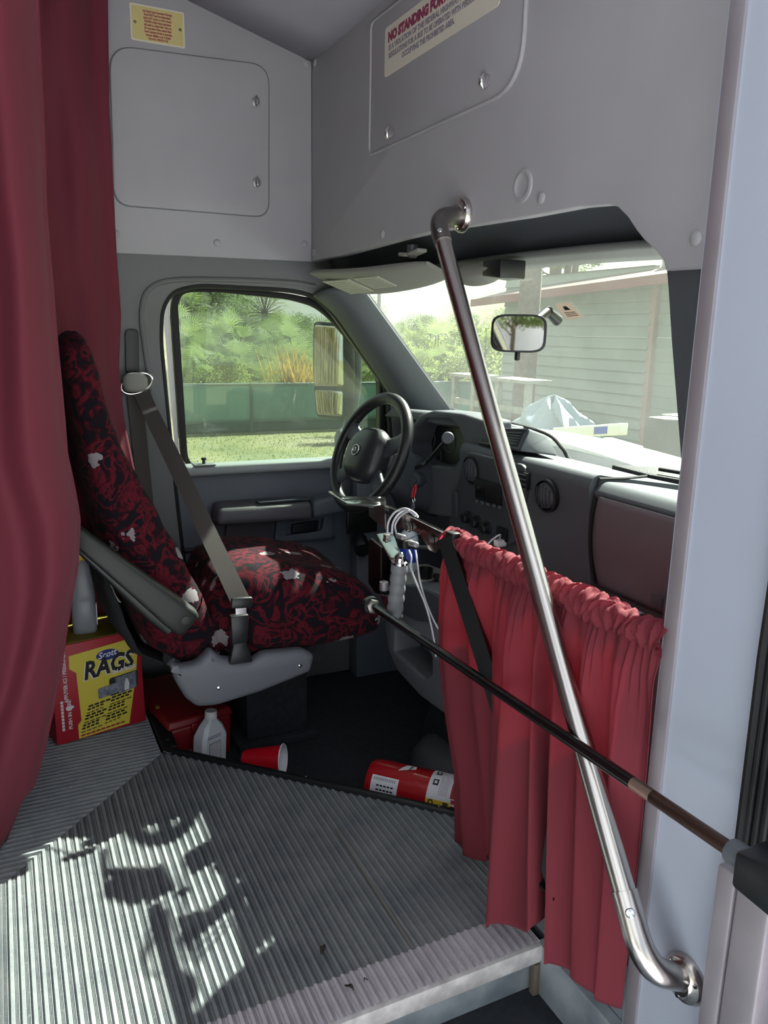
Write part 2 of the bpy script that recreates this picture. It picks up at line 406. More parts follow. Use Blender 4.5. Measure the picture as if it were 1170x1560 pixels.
# ribbed raised floor: one profile lofted along mitred lines (ribs run towards the door, and turn lengthways behind the mitre)
PITCH = .0176
def ribs(v0, v1):
    out = []; k0 = math.floor(v0/PITCH)-1
    prof = [(0., .0), (.10, .0045), (.42, .0045), (.50, .0005), (.56, .003), (.62, .0005), (.68, .003), (.74, .0005), (.80, .003), (.86, .0)]
    k = k0
    while k*PITCH < v1:
        for a, h in prof:
            v = (k+a)*PITCH
            if v0 <= v <= v1: out.append((v, h))
        k += 1
    return out
MC = 1.721
LX, LY = .326, 2.047          # corner of the floor edge
mb = MB()
rows = []
for v, h in ribs(-.85, .326):
    rows.append([V(v, 1.119, h-.005), V(v, v+MC, h-.005), V(-2.3, v+MC, h-.005)])
t = bmesh.new()
def strip(t, rows):
    R = [[t.verts.new(p) for p in r] for r in rows]
    for i in range(len(R)-1):
        for k in range(len(R[0])-1): t.faces.new((R[i][k], R[i][k+1], R[i+1][k+1], R[i+1][k]))
strip(t, rows); strip(t, [[V(v, 1.119, h-.005), V(v, 2.373-v, h-.005)] for v, h in ribs(.326, 1.0)])
strip(t, [[V(.322, v+MC, h-.005), V(-2.3, v+MC, h-.005)] for v, h in ribs(.326, .86)])
bmesh.ops.recalc_face_normals(t, faces=t.faces); mb._add(t)
mb.hexa([V(-2.3, 1.119, -.05), V(.32, 1.119, -.05), V(.32, 2.58, -.05), V(-2.3, 2.58, -.05), V(-2.3, 1.119, -.006), V(.32, 1.119, -.006), V(.32, 2.58, -.006), V(-2.3, 2.58, -.006)])
mb.hexa([V(.32, 1.119, -.05), V(1.0, 1.119, -.05), V(1.0, 1.37, -.05), V(.32, 2.05, -.05), V(.32, 1.119, -.006), V(1.0, 1.119, -.006), V(1.0, 1.37, -.006), V(.32, 2.05, -.006)])
struct(mb.obj('floor', 'floor', smooth=False), 'dusty grey ribbed rubber floor with the ribs meeting at a diagonal mitre', 'floor')
mb = MB(); mb.panel([(-2.3, 1.119), (-2.3, 1.1)], [], V(0, 0, 0), X_, Y_, .001) if 0 else None
mb.hexa([(.3, .8, FZ-.03), (1.62, .8, FZ-.03), (1.62, 2.7, FZ-.03), (.3, 2.7, FZ-.03), (.3, .8, FZ), (1.62, .8, FZ), (1.62, 2.7, FZ), (.3, 2.7, FZ)])
cabf = struct(mb.obj('floor', 'carpet', smooth=False), 'sunken black floor of the driver area below the ribbed floor', 'floor')
# seam in the ribbed floor
mb = MB(); p0, p1 = at(512, 1262, 'z', 0), at(628, 1443, 'z', 0)
mb.box((p0+p1)/2+V(0, 0, -.001), (.006, (p1-p0).length, .003), rot=Matrix.Rotation(math.atan2(-(p1-p0).x, (p1-p0).y), 3, 'Z'))
struct(mb.obj('trim_7', mat('tan floor seam', '#77756f', .7)), 'tan seam running along the ribs of the rubber floor', 'floor seam')
# pale step nosing
mb = MB(); t = bmesh.new()
strip(t, [[V(v, 1.035, h-.006), V(v, 1.119, h-.004)] for v, h in ribs(-.85, .865)])
bmesh.ops.recalc_face_normals(t, faces=t.faces); mb._add(t)
nos = mb.obj('trim_1', 'nosing', smooth=False)
struct(nos, 'pale ribbed nosing along the top edge of the entry step', 'step nosing')
mb = MB(); mb.box((.007, 1.05, -.025), (1.72, .048, .040), bev=.006); f = mb.obj('nosing_face', 'stepface', nos); f['label'] = 'whitish scuffed front face'
# riser and side of the stepwell
mb = MB(); mb.box((0, 1.065, -.25), (1.72, .03, .41))
struct(mb.obj('wall_step', 'scuffed'), 'scuffed grey riser below the step nosing', 'step riser')
mb = MB(); mb.box((.876, .83, -.26), (.022, .43, .5)); mb.box((.945, .95, -.022), (.11, .30, .02))
struct(mb.obj('wall_stepwell', 'scuffed'), 'dark scuffed side panel of the stepwell under the red curtain', 'side panel')
mb = MB(); mb.box((.858, 1.036, -.25), (.014, .016, .40), bev=.003)
struct(mb.obj('trim_2', 'wood_edge'), 'worn brown corner strip below the right end of the step nosing', 'corner strip')
mb = MB(); mb.box((0, .6, -.47), (1.74, .9, .03))
struct(mb.obj('floor_step', 'scuffed'), 'grey lower tread of the entry step', 'step')
# black edging along the drop into the cab
mb = MB()
pth = [V(.328, 2.57, 0), V(LX+.002, LY+.002, 0), V(1.0, 1.373, 0)]
for a, b in zip(pth[:-1], pth[1:]):
    d = (b-a).normalized(); nrm = V(-d.y, d.x, 0)
    if nrm.x < 0: nrm = -nrm
    w, e = (.042 if a.y > 2.5 else .017), .002
    A, B = a - d*e, b + d*e
    mb.hexa([A+V(0, 0, FZ), B+V(0, 0, FZ), B+nrm*w+V(0, 0, FZ), A+nrm*w+V(0, 0, FZ), A+V(0, 0, .010), B+V(0, 0, .010), B+nrm*w+V(0, 0, .010), A+nrm*w+V(0, 0, .010)], bev=.004)
lip = struct(mb.obj('trim_3', 'black'), 'black edging strip along the drop from ribbed floor to driver area', 'floor edging')
for px, py in ((256, 1132), (290, 1147), (466, 1188), (669, 1233)):
    p = at(px, py-5, 'z', .0095); q = MB(); q.lathe(p, Z_, [(.0042, -.002), (.0042, .001), (.003, .002), (0, .0024)], 10); q.obj('screw', 'dullsteel', lip)

# overhead panels and ceiling
def ceilz(x): return 1.993 + .272*(.97-x) if x > .45 else 1.993+.272*.52+.04*(.45-x)
BX = .97; LYP = 2.57
O = V(BX, 0, 0)
low = pxp([(475, 398), (520, 389), (560, 378), (610, 364), (660, 352), (730, 341), (800, 330), (880, 315), (925, 311), (940, 315), (955, 330), (968, 350), (980, 365), (1000, 384), (1010, 398), (1013, 412)], 'x', BX, O, *PX)
poly = [(-2.60, 1.379)] + low + [(-.74, 1.252), (-.74, 2.12), (-2.60, 2.12)]
mb = MB(); mb.panel(poly, [], O, *PX, .03, bev=.004, mid=-.015)
bulk = struct(mb.obj('wall_front', 'grey_panel'), 'grey overhead bulkhead panel above the windshield', 'overhead panel')
mb = MB()
O2 = V(0, LYP, 0)
poly = [(-2.3, 1.372), (.345, 1.369), (.969, 1.379), (.969, 2.02), (.6, 2.12), (-2.3, 2.25)]
mb.panel(poly, [], O2, *PY, .03, bev=.003, mid=-.015)
struct(mb.obj('wall_left', 'grey_panel'), 'grey overhead panel above the driver door', 'overhead panel')
mb = MB()
mb.grid(lambda u, v: V(-1.6+u*2.6, .66+v*1.95, ceilz(-1.6+u*2.6)), 24, 8)
o = struct(mb.obj('ceiling', 'ceiling'), 'grey bus ceiling sloping down to the front bulkhead', 'ceiling')
def solid(o, th, off=1): md = o.modifiers.new('thickness', 'SOLIDIFY'); md.thickness = th; md.offset = off; return o
solid(o, .02, 0)
# cab header lining between bulkhead and windshield
def wsx(y, z): return 1.13 + (1.295-z)*.87 + .045*(1-((y-1.7)/.86)**2)
mb = MB()
def hl(u, v):
    y = .84+v*1.78; x0, z0 = .985, 1.405
    x1 = wsx(y, 1.30)-.01; z1 = 1.285 + .03*(1-((y-1.7)/.86)**2)
    t = u; b = .03*math.sin(t*math.pi)
    return V(x0+(x1-x0)*t, y, z0+(z1-z0)*t + b)
mb.grid(hl, 10, 24)
o = struct(mb.obj('ceiling_cab', 'trim_d'), 'dark grey header lining above the windshield', 'header lining'); solid(o, .012, 0)
mb = MB()
mb.grid(lambda u, v: hl(1, v)+V(-.075*(1-u), 0, .022*(1-u)+(-.004)), 3, 24)
o = struct(mb.obj('trim_4', 'trim'), 'pale grey band along the top of the windshield', 'windshield trim'); solid(o, .008, 0)
# driver's side wall with the door opening
O = V(0, YD, 0)
hole_px = [(285, 905), (268, 760), (252, 600), (244, 520), (246, 470), (262, 443), (300, 433), (440, 440), (478, 448), (508, 472), (548, 528), (592, 590), (600, 700), (600, 905)]
hole = rpoly(pxp(hole_px, 'y', YD, O, *PY), .06, 5)
mb = MB(); mb.panel([(-2.3, FZ), (1.62, FZ), (1.62, .80), (1.42, .93), (1.12, 1.40), (-2.3, 1.40)], [hole], O, *PY, .07, bev=.008, mid=-.035)
wl = struct(mb.obj('wall_left_cab', 'trim'), 'grey side trim around the driver door opening', 'side trim')
mb = MB(); mb.tube([V(a, YD+.012, b) for a, b in hole], .011, 8); mb.obj('door_seal', 'rubber', wl)
# raised arch moulding around the opening
arch = smoothpath([at(a, b, 'y', YD-.002) for a, b in [(238, 640), (219, 520), (216, 470), (228, 440), (262, 427), (340, 426), (440, 430), (480, 436)]], 6)
mb = MB(); mb.tube(arch, .008, 8, flat=1); mb.obj('arch_moulding', 'trim', wl)
# driver door
YG = 2.66
O = V(0, YG, 0)
A = [(276, 710), (259, 470), (264, 446), (282, 437), (332, 437), (440, 446), (485, 457), (512, 480), (590, 572), (590, 710)]
B = [(286, 710), (270, 465), (276, 449), (290, 445), (332, 445), (440, 456), (478, 467), (500, 484), (575, 570), (575, 710)]
W = [(270, 712), (250, 480), (254, 440), (276, 428), (340, 428), (445, 434), (492, 444), (522, 470), (608, 572), (608, 712)]
door = thing('door_1', 'driver door with a large window and slate grey door card', 'door', V(.9, YG, FZ), kind='structure')
a2, b2, w2 = (rpoly(pxp(q, 'y', YG, O, *PY), .05, 5) for q in (A, B, W))
MB().panel(w2, [a2], O, *PY, .03, mid=-.03).obj('window_frame', 'white_paint', door)
MB().panel(a2, [b2], O, *PY, .03, bev=.004, mid=.0).obj('window_gasket', 'rubber', door)
MB().panel(b2, [], O, *PY, .0002, mid=-.008).obj('window_pane', 'window_glass', door, smooth=False)
mb = MB(); mb.box((.90, 2.64, .29), (.84, .06, .80), bev=.01); mb.obj('door_card', 'door_trim', door)
mb = MB(); mb.box((.925, 2.605, .692), (.80, .075, .035), bev=.013, seg=4); o = mb.obj('window_sill', 'sill', door); o['label'] = 'pale grey sill ledge'
p = at(311, 705, 'y', 2.585)
MB().box((p.x, 2.59, .711), (.07, .05, .006), bev=.002).obj('lock_recess', 'trim', door)
MB().lathe((p.x, 2.59, .712), Z_, [(.006, 0), (.005, .012), (.009, .016), (.008, .022), (0, .024)], 12).obj('lock_knob', 'black', door)
MB().hexa([(.605, 2.49, .520), (.945, 2.49, .512), (.945, 2.60, .500), (.605, 2.60, .505), (.615, 2.50, .575), (.945, 2.50, .572), (.945, 2.60, .585), (.615, 2.60, .585)], bev=.018, seg=3).obj('armrest', 'door_pad', door)
MB().box((.855, 2.53, .582), (.20, .035, .008), bev=.003).obj('grip_recess', 'dash_d', door)
MB().hexa([(.951, 2.50, .515), (1.09, 2.53, .52), (1.09, 2.60, .515), (.951, 2.60, .500), (.951, 2.505, .572), (1.09, 2.54, .585), (1.09, 2.60, .585), (.951, 2.60, .575)], bev=.014, seg=3).obj('armrest_front', 'door_trim', door)
O = V(0, 2.60, 0)
MB().panel(rpoly(pxp([(345, 793), (417, 786), (412, 828), (340, 834)], 'y', 2.6, O, *PY), .008), [], O, *PY, .02, bev=.004).obj('map_pocket', 'door_pad', door)
MB().panel(rpoly(pxp([(421, 786), (508, 772), (506, 818), (416, 828)], 'y', 2.6, O, *PY), .008), [rpoly(pxp([(437, 796), (492, 788), (488, 808), (434, 815)], 'y', 2.6, O, *PY), .008)], O, *PY, .022, bev=.004).obj('handle_bezel', 'door_trim', door)
MB().panel(rpoly(pxp([(446, 799), (486, 793), (484, 808), (444, 813)], 'y', 2.585, O, *PY), .006), [], O, *PY, .014, bev=.004, mid=.012).obj('door_handle', 'black', door)
MB().panel(pxp([(280, 836), (510, 817), (510, 819.5), (280, 839)], 'y', 2.6, O, *PY), [], O, *PY, .024).obj('card_crease', 'dash_d', door)
MB().panel(rpoly(pxp([(576, 572), (592, 576), (628, 655), (634, 705), (576, 705)], 'y', 2.63, V(0, 2.63, 0), *PY), .006), [], V(0, 2.63, 0), *PY, .03, bev=.004).obj('mirror_sail', 'black', door)
# kick panel with speaker grille
O = V(0, 2.50, 0)
mb = MB(); mb.hexa([(1.12, 2.50, FZ), (1.60, 2.50, FZ), (1.60, 2.58, FZ), (1.12, 2.58, FZ), (1.12, 2.52, .66), (1.60, 2.52, .66), (1.60, 2.58, .66), (1.12, 2.58, .66)], bev=.012)
kick = struct(mb.obj('trim_5', 'door_trim'), 'slate kick panel with a speaker grille ahead of the driver door', 'kick panel')
gp = at(552, 795, 'y', 2.5)
mb = MB(); mb.box((gp.x, 2.503, gp.z), (.12, .012, .085), bev=.006)
for i in range(12): mb.box((gp.x-.052+i*.0095, 2.496, gp.z), (.003, .004, .078))
for i in range(8): mb.box((gp.x, 2.496, gp.z-.033+i*.0095), (.11, .004, .003))
mb.obj('speaker_grille', 'black', kick)
kp = at(549, 830, 'y', 2.48); MB().lathe(kp, V(-.2, -1, -.3), [(.03, -.03), (.03, .03), (.026, .04), (0, .042)], 20).obj('release_knob', 'black', kick)
# pillar between door window and windshield
mb = MB()
Dp = [at(a, b, 'y', 2.575) for a, b in [(478, 447), (512, 476), (550, 530), (590, 590), (618, 642), (640, 700)]]
Dp = smoothpath(Dp, 5)
def Wp(t): z = 1.31 - t*.47; return V(wsx(2.5, z)-.012, 2.50, z)
def pil(u, v):
    k = u*(len(Dp)-1); i = min(int(k), len(Dp)-2); d = Dp[i].lerp(Dp[i+1], k-i); w = Wp(u)
    return d.lerp(w, v) + V(-.028, -.028, .004)*math.sin(v*math.pi)
mb.grid(pil, 24, 10)
o = struct(mb.obj('trim_6', 'trim_d'), 'dark grey sloping pillar between driver window and windshield', 'pillar'); solid(o, .012, 1)
for v in o.data.vertices: pass
# windshield
def ws_at(px, py):
    x = 1.2
    for _ in range(25):
        p = at(px, py, 'x', x); x = x*.5+wsx(p.y, p.z)*.5
    return at(px, py, 'x', x)
mb = MB(); mb.grid(lambda u, v: V(wsx(.84+u*1.70, .80+v*.525), .84+u*1.70, .80+v*.525), 30, 10)
ws = struct(mb.obj('window_1', 'windshield'), 'dusty windshield with hazy glass', 'windshield')
mb = MB(); mb.tube([Wp(i/14)+V(.012, .02, .0) for i in range(15)], .009, 8); mb.obj('gasket', 'rubber', ws)
# dark pillar at the right of the windshield
mb = MB(); q = pxp([(1012, 405), (1015, 440), (1020, 520), (1028, 620), (1036, 720)], 'x', .985, V(.985, 0, 0), *PX)
mb.panel(q + [(-.935, .55), (-.93, FZ), (-.80, FZ), (-.80, 1.27), (q[0][0], 1.27)], [], V(.985, 0, 0), *PX, .05, bev=.008, mid=-.025)
struct(mb.obj('trim_8', 'trim_d'), 'dark pillar at the right end of the windshield', 'pillar')
mb = MB(); mb.box((1.32, .82, .30), (.64, .03, .86))
struct(mb.obj('wall_right_cab', 'trim_d'), 'dark lower side wall of the passenger side of the cab', 'side wall')
mb = MB(); mb.box((1.545, 1.7, .30), (.02, 1.70, .83))
struct(mb.obj('wall_firewall', 'carpet'), 'dark firewall under the dashboard', 'firewall')
# white entry panel with its metal edge
mb = MB(); mb.box((.882, .725, .78), (.022, .18, 2.98))
struct(mb.obj('wall_right', 'white_panel'), 'white panel between cab and entry door', 'white panel')
mb = MB(); mb.box((.8745, .797, .78), (.017, .026, 2.96), bev=.002); mb.box((.884, .809, .78), (.030, .004, 2.96))
struct(mb.obj('trim_9', 'alu'), 'brushed metal edge strip of the white entry panel', 'metal edge')
mb = MB(); mb.box((.860, .628, -.10), (.05, .030, 1.10), bev=.004); mb.box((.850, .585, -.10), (.03, .050, 1.10), bev=.004); mb.box((.862, .5, -.1), (.02, .14, 1.1))
dp = struct(mb.obj('trim_10', 'alu'), 'brushed aluminium lower door post at the right edge', 'door post')
mb = MB(); mb.tube([V(.858, .628, .44), V(.858, .632, .75), V(.858, .628, 1.05)], .009, 8); mb.box((.866, .612, .75), (.02, .022, .6), bev=.004)
for i in range(3): mb.tube([V(.852, .618-.012*i, .45), V(.852, .618-.012*i, 1.0)], .004, 6)
mb.box((.88, .52, .8), (.02, .17, .7))
struct(mb.obj('trim_11', 'rubber'), 'black rubber door seal at the right edge', 'door seal')

# bus side wall, plus an unseen partition added to cut light from behind
mb = MB(); mb.box((-1.22, 1.6, 1.1), (.03, 2.0, 2.4))
struct(mb.obj('wall_rear_blocker', 'grey_panel'), 'unseen grey partition added across the bus to block light from the rear', 'wall')
mb = MB(); mb.box((-.78, .63, 1.1), (.88, .03, 2.4))
struct(mb.obj('wall_right_side', 'grey_panel'), 'grey side wall of the bus behind the entry door', 'wall')

# ================================================================== OVERHEAD DETAILS
O = V(0, LYP, 0)
def latch(mb_parent, p, n):
    """small quarter-turn latch: a round rose with a raised teardrop key"""
    n = Vector(n); up = Z_
    r = MB(); r.lathe(p, n, [(.014, -.001), (.014, .002), (.011, .004), (0, .004)], 20); r.map(lambda c: c)
    o = r.obj('latch', 'alu', mb_parent)
    k = MB(); s = n.cross(up).normalized()
    k.tube([p+n*.004+up*.016, p+n*.010+up*.004, p+n*.010-up*.008, p+n*.005-up*.015], [.003, .0075, .007, .003], 10)
    k.obj('latch_key', 'chrome', o); return o
dA = rpoly(pxp([(166, 69), (409, 100), (409, 331), (174, 312)], 'y', LYP, O, *PY), [.07, .06, .05, .05], 8)
c = at(290, 200, 'y', LYP)
acc = thing('access_door', 'grey rounded access door with two latches above the driver window', 'access door', (c.x, LYP-.001, c.z))
MB().panel(dA, [], O, *PY, .008, bev=.0035, mid=.002).obj('door_leaf', 'grey_panel', acc)
dB = [( (q[0]-(c.x))*1.012+c.x, (q[1]-c.z)*1.012+c.z) for q in dA]
MB().panel(dB, [dA], O, *PY, .0015, mid=.0005).obj('shadow_gap', 'trim', acc)
for px, py in ((390, 155), (391, 278)): latch(acc, at(px, py, 'y', LYP-.006), (0, -1, 0))
p = at(170, 262, 'y', LYP-.006); MB().tube([p+V(0, 0, .05), p-V(0, 0, .05)], .005, 10).obj('hinge', 'chrome', acc)
# yellow label, left panel
ql = [at(a, b, 'y', LYP) for a, b in ((197, 4), (280, 19), (280, 73), (197, 61))]
u0, u1 = ql[0].x, ql[1].x; z0, z1 = (ql[2].z+ql[3].z)/2, (ql[0].z+ql[1].z)/2
wl_ = thing('warning_label', 'yellow warranty warning label on the grey panel above the access door', 'label', ((u0+u1)/2, LYP-.001, z0))
MB().panel(rpoly([(u0, z0), (u1, z0), (u1, z1), (u0, z1)], .006), [], O, *PY, .002, mid=.0005).obj('label_border', 'label_beige', wl_)
e = .004; MB().panel(rpoly([(u0+e, z0+e), (u1-e, z0+e), (u1-e, z1-e), (u0+e, z1-e)], .004), [], O, *PY, .0024, mid=.0008).obj('label_face', 'label_yellow', wl_)
lines = ['Any Diesel Coach Conversion Warranty', 'Repair MUST have Pre-Authorization', 'before ANY repairs or work is started.', 'FAILURE to follow these instructions', 'will result in a denied claim. There are', 'NO exceptions. Please contact Glaval', 'Coach Customer Service to determine', 'warranty eligibility or for Technical', 'Support at 1-800-276-1984']
mb = MB(); lh = (z1-z0)*.86/9.4
for i, s in enumerate(lines): mb.text(s, lh*.92, V((u0+u1)/2, LYP-.0024, z1-e*2.2-lh*(i+1)), *PY, align='CENTER', xs=.62, ext=.0002, bold=.0006)
mb.obj('lettering', 'label_text_r', wl_, smooth=False)
for uu in (u0+.013, u1-.013): MB().lathe((uu, LYP-.002, (z0+z1)/2), (0, -1, 0), [(.0045, 0), (.004, .0015), (.002, .002), (0, .0015)], 12).obj('rivet', 'dullsteel', wl_)
# bulkhead access door and label
O = V(BX, 0, 0)
q = pxp([(566, 40), (568, 240), (760, 155), (805, 70), (808, 0)], 'x', BX, O, *PX)
y0 = q[0][0]; y1 = pxp([(803, 40)], 'x', BX, O, *PX)[0][0]; zb = (pxp([(574, 235)], 'x', BX, O, *PX)[0][1] + pxp([(745, 158)], 'x', BX, O, *PX)[0][1])/2
oB = rpoly([(y0, zb), (y1, zb), (y1, 1.96), (y0, 1.96)], [.02, .10, .05, .02], 8)
acb = thing('access_door', 'grey access door with a raised rim on the overhead panel facing the aisle', 'access door', (BX-.001, -(y0+y1)/2, zb))
iB = [((a-(y0+y1)/2)*.975+(y0+y1)/2, (b-(zb+1.96)/2)*.955+(zb+1.96)/2) for a, b in oB]
MB().panel(oB, [iB], O, *PX, .010, bev=.004, mid=.002).obj('raised_rim', 'grey_panel', acb)
MB().panel(iB, [], O, *PX, .004, bev=.001, mid=.001).obj('door_leaf', 'grey_panel', acb)
for px, py in ((595, 203), (740, 124)): latch(acb, at(px, py, 'x', BX-.005), (-1, 0, 0))
lq = pxp([(588, 44), (586, 118), (750, 18), (762, 8)], 'x', BX-.003, O, *PX)
la0 = lq[0][0]; la1 = lq[3][0]; lz1 = lq[0][1]; lz0 = (lq[1][1]+lq[2][1])/2
nsl = thing('warning_label', 'cream label with maroon heading on the forward overhead access door', 'label', (BX-.004, -(la0+la1)/2, lz0))
MB().panel(rpoly([(la0, lz0), (la1, lz0), (la1, lz1), (la0, lz1)], .012), [], O, *PX, .0016, mid=.0045).obj('label_face', 'label_beige', nsl)
hh = lz1-lz0
def fit(mb, s, size, x0, z, wmax, bold=0.):
    t = MB(); t.text(s, size, V(BX-.0058, -(x0), z), *PX, xs=1, ext=.0002, bold=bold)
    ys = [-v.co.y for v in t.bm.verts]; w = max(ys)-min(ys); k = wmax/w
    t.map(lambda c: V(c.x, -(x0+(-c.y-min(ys))*k), c.z)); me = bpy.data.meshes.new('t'); t.bm.to_mesh(me); mb.bm.from_mesh(me); bpy.data.meshes.remove(me); t.bm.free()
LW = la1-la0
mb = MB(); fit(mb, 'NO STANDING FORWARD OF LINE', hh*.26, la0+.02, lz1-hh*.32, LW*.93, .0022); mb.obj('heading', 'label_text_m', nsl, smooth=False)
mb = MB()
fit(mb, 'IS A VIOLATION OF THE FEDERAL HIGHWAY ADMINISTRATION', hh*.15, la0+.025, lz1-hh*.50, LW*.93, .0008)
fit(mb, 'REGULATIONS FOR A BUS TO BE OPERATED WITH PERSONS', hh*.15, la0+.025, lz1-hh*.66, LW*.80, .0008)
fit(mb, 'OCCUPYING THE PROHIBITED AREA.', hh*.15, la0+.10, lz1-hh*.82, LW*.48, .0008)
mb.obj('lettering', 'label_text_g', nsl, smooth=False)
# plastic screw caps
caps = [((467, 97), 'y', 'in the top right corner of the left overhead panel'), ((331, 370), 'y', 'low on the left overhead panel, below the access door'), ((464, 372), 'y', 'in the lower right corner of the left overhead panel'), ((177, 356), 'y', 'at the lower left of the left overhead panel, beside the curtain'),
        ((480, 96), 'x', 'at the top left corner of the bulkhead panel'), ((583, 357), 'x', 'on the bulkhead, left of the grab rail'), ((825, 302), 'x', 'on the bulkhead, right of the round dimple'), ((1060, 363), 'x', 'low on the bulkhead beside the white panel'), ((478, 385), 'x', 'at the lower left corner of the bulkhead panel')]
for (pp, ax, where) in caps:
    p = at(*pp, ax, LYP if ax == 'y' else BX); n = V(0, -1, 0) if ax == 'y' else V(-1, 0, 0)
    o = MB().lathe(p, n, [(.0115, -.004), (.0115, .0015), (.009, .004), (.004, .0052), (0, .0055)], 20).obj('screw_cap', 'grey_panel', origin=p)
    tag(o, 'small grey screw cap '+where, 'screw cap', 'screw caps on the overhead panels')
p = at(797, 283, 'x', BX)
o = MB().lathe(p, V(-1, 0, 0), [(.032, 0), (.030, .003), (.024, .004), (.019, .001), (.010, .0005), (0, .0005)], 28).obj('panel_dimple', 'grey_panel', origin=p)
tag(o, 'round moulded dimple with a raised ring on the bulkhead panel', 'dimple')

# ================================================================== GRAB RAIL
A0, A1 = at(706, 328, 'x', BX), None
A0 = V(BX, A0.y, A0.z)
E1 = at(664, 330, 'x', .885); E2 = at(985, 1480, 'x', .785); B0 = at(1047, 1489, 'x', .871)
d = (E2-E1).normalized()
def bend(a, b, c, r, n=8):
    u, w = (a-b).normalized(), (c-b).normalized(); p0, p1 = b+u*r, b+w*r
    return [p0*(1-t)**2 + b*2*t*(1-t) + p1*t*t for t in [i/n for i in range(n+1)]]
rail = thing('grab_rail', 'brushed steel grab rail slanting from the bulkhead down to the white panel', 'grab rail', B0)
top = [A0+V(-.004, 0, 0)] + bend(A0, E1, E2, .045) + [E1+d*.075]
bot = [E2-d*.11] + bend(E1, E2, B0, .05) + [B0+V(-.004, 0, 0)]
mb = MB(); mb.tube([E1+d*.06, E2-d*.09], .0178, 24); mb.obj('tube', 'steel', rail)
o1 = MB().tube(top, .0198, 24).obj('elbow', 'dullsteel', rail); o2 = MB().tube(bot, .0202, 24).obj('elbow', 'steel', rail)
for o, c0, dirn in ((o1, A0, V(-1, 0, 0)), (o2, B0, V(-1, 0, 0))):
    f = MB().lathe(c0, dirn, [(.038, 0), (.038, .006), (.034, .013), (.024, .016), (.021, .02)], 32).obj('flange', 'steel', rail)
    for k in range(3):
        an = k*2.1+.6; pp = c0 + V(0, math.cos(an), math.sin(an))*.029 + dirn*.0135
        MB().lathe(pp, dirn, [(.0045, 0), (.0035, .002), (0, .0025)], 10).obj('screw', 'chrome', f)
sp = E2-d*.075 + ((CAM-E2).cross(d)).cross(d).normalized()*-.0200
nn = ((CAM-E2) - d*((CAM-E2).dot(d))).normalized()
MB().lathe(E2-d*.08+nn*.0195, nn, [(.0075, 0), (.006, .002), (0, .003)], 14).obj('screw', 'chrome', o2)
nn = ((CAM-E1) - d*((CAM-E1).dot(d))).normalized()
MB().lathe(E1+d*.055+nn*.0185, nn, [(.006, 0), (.005, .002), (0, .003)], 14).obj('screw', 'chrome', o1)

# ================================================================== LEFT CURTAINS
M['curtain'] = cloth('burgundy curtain cloth', '#7c3342', '#a03444', .28, .68, .25, .08)
M['curtain_f'] = cloth('red curtain cloth', '#80343f', '#b04450', .28, .85, .3, .03)
YC = 1.71
epx = [(62, -60), (66, 100), (75, 300), (90, 440), (97, 560), (103, 700), (126, 800), (128, 880), (116, 960), (100, 1050), (76, 1130), (48, 1225), (30, 1245), (8, 1310), (2, 1330)]
ed = [at(a, b, 'y', YC) for a, b in epx][::-1]
ez, ex = [p.z for p in ed], [p.x for p in ed]
def fpan(u, v):
    z = .012 + v*2.12; x = lin(ez, ex, z) - u*.85
    w = (1-v)
    y = YC + .030*math.sin(u*46+.6+.5*math.sin(v*3)) * (.55+.5*v) + .012*math.sin(u*17+v*2.) - .06*u + .02*math.sin(v*9+u*13)*w*.6
    # the leading edge curls back on itself
    y += .05*math.exp(-((u)/.018)**2)
    x += .010*math.sin(z*9+u*20)*w
    return V(x, y, z)
mb = MB(); mb.grid(fpan, 150, 70)
ca = mb.obj('curtain', 'curtain'); solid(ca, .0016, 0)
tag(ca, 'long burgundy curtain hanging at the left edge in front of the box of rags', 'curtain', 'burgundy curtains behind the driver')
epx = [(164, -40), (165, 60), (166, 160), (172, 260), (178, 390), (184, 480), (181, 560), (190, 640), (203, 705), (214, 760)]
ed = [at(a, b, 'y', 2.50) for a, b in epx][::-1]
ez2, ex2 = [p.z for p in ed], [p.x for p in ed]
def bpan(u, v):
    z = .06 + v*2.12; x = lin(ez2, ex2, max(z, .62)) - u*.95
    y = 2.50 - .09*min(1, u*6) - .16*u + .022*math.sin(u*38+1+.7*math.sin(v*4))*min(1, u*14) + .006*math.sin(v*21+u*30)
    x -= .035*(1-min(1, max(0, (z-.0)/.62)))
    return V(x, y, z)
mb = MB(); mb.grid(bpan, 130, 60)
cb = mb.obj('curtain', 'curtain'); solid(cb, .0016, 0)
tag(cb, 'burgundy curtain hanging behind the driver seat back against the side wall', 'curtain', 'burgundy curtains behind the driver')

# ================================================================== DRIVER SEAT
def sup(c, U, W, a, b, n=28, e=2.8):
    """superellipse ring in the plane U, W"""
    out = []
    for k in range(n):
        t = 2*math.pi*k/n; ct, st = math.cos(t), math.sin(t)
        out.append(c + U*(a*math.copysign(abs(ct)**(2/e), ct)) + W*(b*math.copysign(abs(st)**(2/e), st)))
    return out
SY = 2.17
seat = thing('driver_seat', 'driver seat in red and black patterned fabric with pale motifs', 'driver seat', (.6, SY, FZ))
